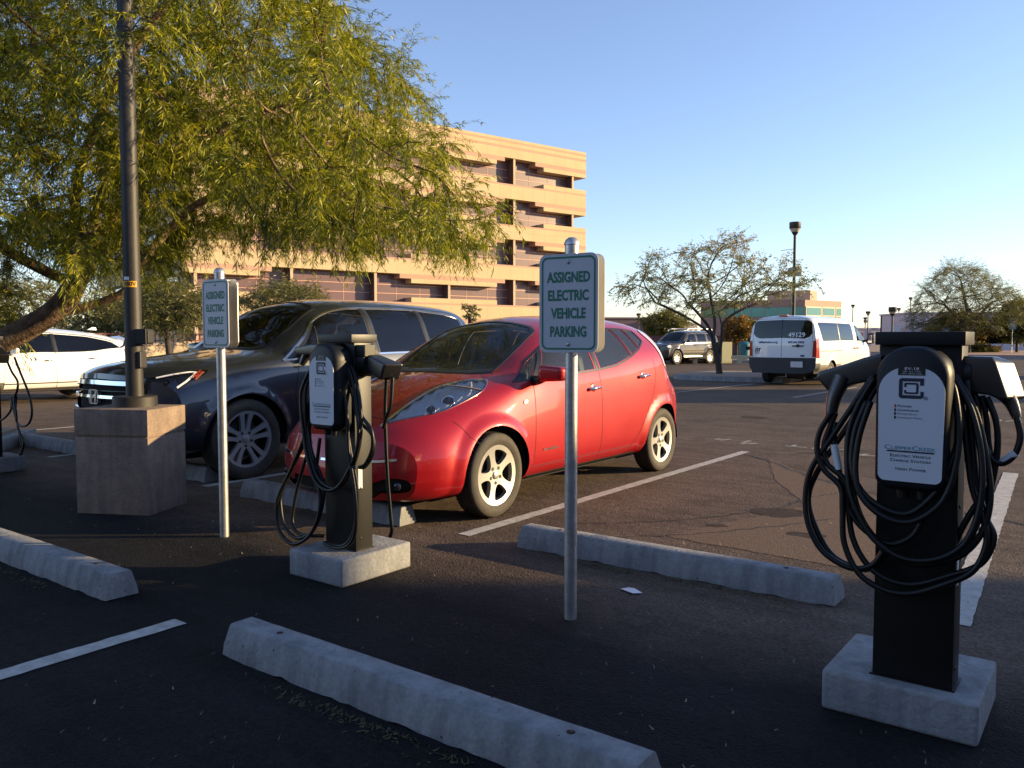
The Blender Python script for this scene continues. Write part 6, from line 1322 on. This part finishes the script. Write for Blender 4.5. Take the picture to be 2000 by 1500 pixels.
def big_tree():
    rg = np.random.default_rng(11)
    # leaning trunk and main limbs (right, ahead, up)
    tr = [(-7.6, 9.4, -.1), (-7.2, 9.4, .45), (-6.6, 9.4, .90), (-5.95, 9.4, 1.25), (-5.55, 9.4, 1.45), (-5.13, 9.35, 1.71), (-4.9, 9.3, 2.02), (-4.75, 9.25, 2.28)]
    limbs = [[(-4.75, 9.25, 2.3), (-4.3, 9.0, 2.75), (-3.6, 8.8, 3.25), (-2.9, 8.7, 3.6), (-2.2, 8.6, 3.8)], [(-5.30, 9.4, 1.60), (-4.85, 9.6, 1.74), (-4.52, 9.75, 1.95), (-4.28, 9.9, 2.45), (-3.8, 10.4, 3.1), (-2.7, 11., 3.5), (-1.8, 11.2, 3.6)],
             [(-4.75, 9.25, 2.3), (-4.75, 9.0, 2.9), (-4.4, 8.9, 3.7), (-3.9, 8.8, 4.5), (-3.3, 8.8, 5.2)], [(-4.95, 9.3, 1.95), (-5.5, 8.8, 2.35), (-6.0, 8.5, 3.0), (-6.3, 8.5, 3.9), (-6.5, 8.4, 5.0)],
             [(-4.75, 9.25, 2.3), (-4.9, 9.9, 3.0), (-4.6, 10.6, 3.9), (-4.0, 11., 4.8)], [(-6.0, 8.5, 3.0), (-6.8, 8.2, 3.6), (-7.6, 8.0, 4.4)]]
    root = []; idx = {}
    def addline(pts, start=None):
        sm = smoothpts(pts, 5); prev = start
        for k, p in enumerate(sm):
            if k == 0 and start is not None: continue
            root.append((tuple(p), prev if prev is not None else -1)); prev = len(root)-1
    addline(tr); 
    for lb in limbs:
        A = np.array([r[0] for r in root]); s = int(np.linalg.norm(A-np.array(lb[0]), axis=1).argmin()); addline(lb, s)
    # crown outline as seen from the lot, given real depth around the trunk
    out = [(-420, 640), (-420, -420), (680, -420), (650, -20), (705, 50), (800, 130), (888, 240), (940, 330), (1000, 400), (970, 440), (890, 495), (800, 470), (700, 475), (560, 470), (450, 470), (330, 515), (200, 520), (60, 490), (-120, 540)]
    N = 90000; c = np.stack([rg.uniform(-9, .6, N), rg.uniform(6.3, 13.2, N), rg.uniform(1.9, 7.4, N)], 1); px, py = in_px(c)
    ok = inpoly(np.stack([px, py], 1), out); dd = (c[:, 1]-9.6)/3.4; xx = (c[:, 0]+4.2)/5.0; ok &= (dd**2+xx**2*.75+((c[:, 2]-3.6)/4.2)**2 < 1.0) & (c[:, 2] > 2.0); c = c[ok]
    nz = np.sin(c[:, 0]*2.3+1.1*np.sin(c[:, 2]*1.9))+np.sin(c[:, 1]*2.1+c[:, 2]*1.3)+np.sin(c[:, 2]*2.9+c[:, 0]*1.4+2.); c = c[nz > -1.0]
    # fewer points near the middle: the crown is a shell of sprays with air inside
    att = c[rg.permutation(len(c))[:2900]]
    P, par = colonize(root, att, 2.2, .26, .15, 70, .10, 3)
    r = radii(P, par, .0055, 2.25); r = np.minimum(r, .11); r[:len(smoothpts(tr, 5))] = np.maximum(r[:len(smoothpts(tr, 5))], np.linspace(.155, .115, len(smoothpts(tr, 5)))); 
    W_ = to_world(P); O = np.array([*Lc(-7.6, 9.4), 0]); W_ = W_-O
    t = thing('mesquite_tree', 'large leaning mesquite tree with drooping yellow-green foliage over the left half', 'tree', tuple(O))
    mb, kids = branch_mb(W_, par, r, 14); 
    # rough, twisted bark surface
    vv = np.array(mb.v); h = np.sin(vv[:, 0]*31+np.sin(vv[:, 2]*17)*2)*np.sin(vv[:, 1]*27+vv[:, 2]*9); mb.v = [tuple(q) for q in vv+h[:, None]*np.array([.008, .008, .006])]
    part('trunk', mb, M_BARK, t, smooth='all')
    thin = np.array([i for i in range(len(root), len(P)) if r[i] < .012]); rep = 5
    b = np.repeat(W_[thin], rep, 0); dr = np.repeat(W_[thin]-W_[par[thin]], rep, 0)*6+rg.normal(0, .55, (len(thin)*rep, 3)); dr[:, 2] -= .15
    print('mesquite nodes', len(P), 'sprays', len(b))
    V, C, T = sprays(rg, b, dr, 6, .085, .16, 6, .082, .0046, fork=.75)
    leaf_mesh(V, 'crown', leaf_mat('mesquite_leaf', (.10, .135, .005), (.25, .275, .008), (.47, .43, .015), .40), t, C)
    leaf_mesh(T, 'twig', M_BARK2, t)
big_tree()
def small_tree(name, lb, base, trunk, out, zone, n_att, leafm, leaf, grp=None, seed=1, di=2.0, dk=.2, step=.12, tip=.006, maxr=.12, r0=None, rep=2, bark=None, ell=None, per=4, nseg=4, dens_=1.0):
    """tree whose trunk polylines and crown outline (picture outline given real depth) are stated; zone = (x0,x1,y0,y1,z0,z1) in photographer-aligned metres"""
    rg = np.random.default_rng(seed); root = []
    for k, pts in enumerate(trunk):
        prev = -1; s = None
        if k:
            A = np.array([q[0] for q in root]); s = int(np.linalg.norm(A-np.array(pts[0]), axis=1).argmin()); prev = s
        for j, p in enumerate(smoothpts(pts, 5)):
            if k and j == 0: continue
            root.append((tuple(p), prev)); prev = len(root)-1
    N = n_att*30; c = np.stack([rg.uniform(zone[0], zone[1], N), rg.uniform(zone[2], zone[3], N), rg.uniform(zone[4], zone[5], N)], 1); px, py = in_px(c); ok = inpoly(np.stack([px, py], 1), out)
    cx, cy = (zone[0]+zone[1])/2, (zone[2]+zone[3])/2; ok &= ((c[:, 0]-cx)/((zone[1]-zone[0])/2))**2+((c[:, 1]-cy)/((zone[3]-zone[2])/2))**2 < 1.0; c = c[ok]; att = c[rg.permutation(len(c))[:n_att]]
    P, par = colonize(root, att, di, dk, step, 60, 0., seed); r = np.minimum(radii(P, par, tip, 2.2), maxr)
    if r0: n0 = len(smoothpts(trunk[0], 5)); r[:n0] = np.maximum(r[:n0], np.linspace(r0, r0*.7, n0))
    O = np.array([*Lc(base[0], base[1]), 0]); W_ = to_world(P)-O; t = thing(name, lb, 'tree' if 'tree' in name else 'bush', tuple(O), 0, grp)
    mb, kids = branch_mb(W_, par, r, 8); part('trunk', mb, bark or M_BARK2, t, smooth='all')
    thin = np.array([i for i in range(len(root), len(P)) if r[i] < tip*2.2]); b = np.repeat(W_[thin], rep, 0); dr = np.repeat(W_[thin]-W_[par[thin]], rep, 0)*8+rg.normal(0, .5, (len(thin)*rep, 3))
    zt = (b[:, 2]-b[:, 2].min())/(np.ptp(b[:, 2])+1e-6)  # lighter leaf tint toward the crown top paints in sunlight
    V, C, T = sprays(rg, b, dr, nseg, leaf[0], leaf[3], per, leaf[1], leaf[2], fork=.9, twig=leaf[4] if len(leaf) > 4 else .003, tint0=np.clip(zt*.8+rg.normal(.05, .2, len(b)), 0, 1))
    leaf_mesh(V, 'crown', leafm, t, C); return t
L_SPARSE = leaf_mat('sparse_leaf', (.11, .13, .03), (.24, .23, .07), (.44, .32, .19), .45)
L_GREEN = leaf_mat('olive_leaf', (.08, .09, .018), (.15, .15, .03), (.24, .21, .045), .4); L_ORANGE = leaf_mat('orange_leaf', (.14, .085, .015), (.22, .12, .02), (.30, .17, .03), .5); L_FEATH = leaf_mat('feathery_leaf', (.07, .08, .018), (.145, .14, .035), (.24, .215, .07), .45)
D = 27.4; f = lambda px, py, dY=0: ((px-1000)/1600*(D+dY), D+dY, 1.335+(661-py)/1600*(D+dY))
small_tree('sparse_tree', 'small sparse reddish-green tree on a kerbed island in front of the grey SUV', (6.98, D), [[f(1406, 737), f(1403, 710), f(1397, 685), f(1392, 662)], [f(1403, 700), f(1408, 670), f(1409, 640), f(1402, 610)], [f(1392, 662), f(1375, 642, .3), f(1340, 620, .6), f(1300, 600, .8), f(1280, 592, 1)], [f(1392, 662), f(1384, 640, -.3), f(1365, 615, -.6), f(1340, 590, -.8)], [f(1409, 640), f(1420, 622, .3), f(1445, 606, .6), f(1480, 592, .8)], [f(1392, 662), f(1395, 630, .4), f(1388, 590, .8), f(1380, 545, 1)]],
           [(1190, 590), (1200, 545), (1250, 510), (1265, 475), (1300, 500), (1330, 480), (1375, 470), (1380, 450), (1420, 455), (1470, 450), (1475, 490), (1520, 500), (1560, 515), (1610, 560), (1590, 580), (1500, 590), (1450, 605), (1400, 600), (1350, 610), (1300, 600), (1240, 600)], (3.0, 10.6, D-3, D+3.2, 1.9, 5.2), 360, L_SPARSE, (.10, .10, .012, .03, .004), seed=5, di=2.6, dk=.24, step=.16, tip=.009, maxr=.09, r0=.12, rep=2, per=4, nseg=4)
D = 62
small_tree('feathery_tree', 'large wispy olive tree over the low garage near the right edge', ((1885-1000)/1600*D, D), [[f(1890, 697), f(1890, 660), f(1895, 632), f(1890, 605)], [f(1895, 640), f(1915, 610), f(1935, 590)], [f(1892, 650), f(1865, 618), f(1840, 595)], [f(1893, 640), f(1882, 590), f(1872, 550)]],
           [(1770, 640), (1775, 600), (1800, 560), (1825, 530), (1845, 512), (1870, 520), (1905, 522), (1925, 540), (1960, 555), (1995, 580), (2010, 620), (1960, 640), (1880, 650), (1830, 645), (1800, 655)], (29, 40, D-4, D+4, 1.8, 7.6), 1100, L_FEATH, (.20, .20, .009, .02, .006), seed=7, di=3.5, dk=.3, step=.25, tip=.012, maxr=.2, r0=.22, rep=2, per=5, nseg=5)
def bush(name, lb, px, D_, w_, y0, y1, leafm, n=420, seed=1, blade=(.14, .02), grp=None, trunk_lean=0.):
    global D; D = D_
    base = f(px, 661+1.335*1600/D_); o = [(px-w_*.5*(.8+.2*math.sin(k*1.7+seed)), (y0+y1)/2) for k in range(1)]
    pts = [(px+math.cos(a)*w_/2*(.82+.18*math.sin(a*5+seed*2)), (y0+y1)/2-math.sin(a)*(y1-y0)/2*(.86+.14*math.cos(a*7+seed))) for a in np.linspace(0, 2*math.pi, 30)[:-1]]
    zb = base[2]; mid = f(px+trunk_lean, (y0+y1)/2+ (y1-y0)*.2); hw = w_/2/1600*D_; z0 = f(px, y1)[2]; z1 = f(px, y0)[2]
    return small_tree(name, lb, (base[0], D_), [[(base[0], D_, 0.0), ((base[0]+mid[0])/2, D_, (mid[2])*.5), mid], [mid, (mid[0]+hw*.5, D_+.3, mid[2]+(z1-z0)*.3)], [mid, (mid[0]-hw*.5, D_-.3, mid[2]+(z1-z0)*.3)]], pts, (base[0]-hw*1.1, base[0]+hw*1.1, D_-hw, D_+hw, max(.2, z0), z1), n, leafm,
                      (hw*.10, blade[0], blade[1], .03, .005), seed=seed, di=hw*1.5, dk=max(.14, hw*.09), step=max(.1, hw*.07), tip=.008, maxr=.12, r0=.07+.02*hw, rep=2, per=5, nseg=3, grp=grp)
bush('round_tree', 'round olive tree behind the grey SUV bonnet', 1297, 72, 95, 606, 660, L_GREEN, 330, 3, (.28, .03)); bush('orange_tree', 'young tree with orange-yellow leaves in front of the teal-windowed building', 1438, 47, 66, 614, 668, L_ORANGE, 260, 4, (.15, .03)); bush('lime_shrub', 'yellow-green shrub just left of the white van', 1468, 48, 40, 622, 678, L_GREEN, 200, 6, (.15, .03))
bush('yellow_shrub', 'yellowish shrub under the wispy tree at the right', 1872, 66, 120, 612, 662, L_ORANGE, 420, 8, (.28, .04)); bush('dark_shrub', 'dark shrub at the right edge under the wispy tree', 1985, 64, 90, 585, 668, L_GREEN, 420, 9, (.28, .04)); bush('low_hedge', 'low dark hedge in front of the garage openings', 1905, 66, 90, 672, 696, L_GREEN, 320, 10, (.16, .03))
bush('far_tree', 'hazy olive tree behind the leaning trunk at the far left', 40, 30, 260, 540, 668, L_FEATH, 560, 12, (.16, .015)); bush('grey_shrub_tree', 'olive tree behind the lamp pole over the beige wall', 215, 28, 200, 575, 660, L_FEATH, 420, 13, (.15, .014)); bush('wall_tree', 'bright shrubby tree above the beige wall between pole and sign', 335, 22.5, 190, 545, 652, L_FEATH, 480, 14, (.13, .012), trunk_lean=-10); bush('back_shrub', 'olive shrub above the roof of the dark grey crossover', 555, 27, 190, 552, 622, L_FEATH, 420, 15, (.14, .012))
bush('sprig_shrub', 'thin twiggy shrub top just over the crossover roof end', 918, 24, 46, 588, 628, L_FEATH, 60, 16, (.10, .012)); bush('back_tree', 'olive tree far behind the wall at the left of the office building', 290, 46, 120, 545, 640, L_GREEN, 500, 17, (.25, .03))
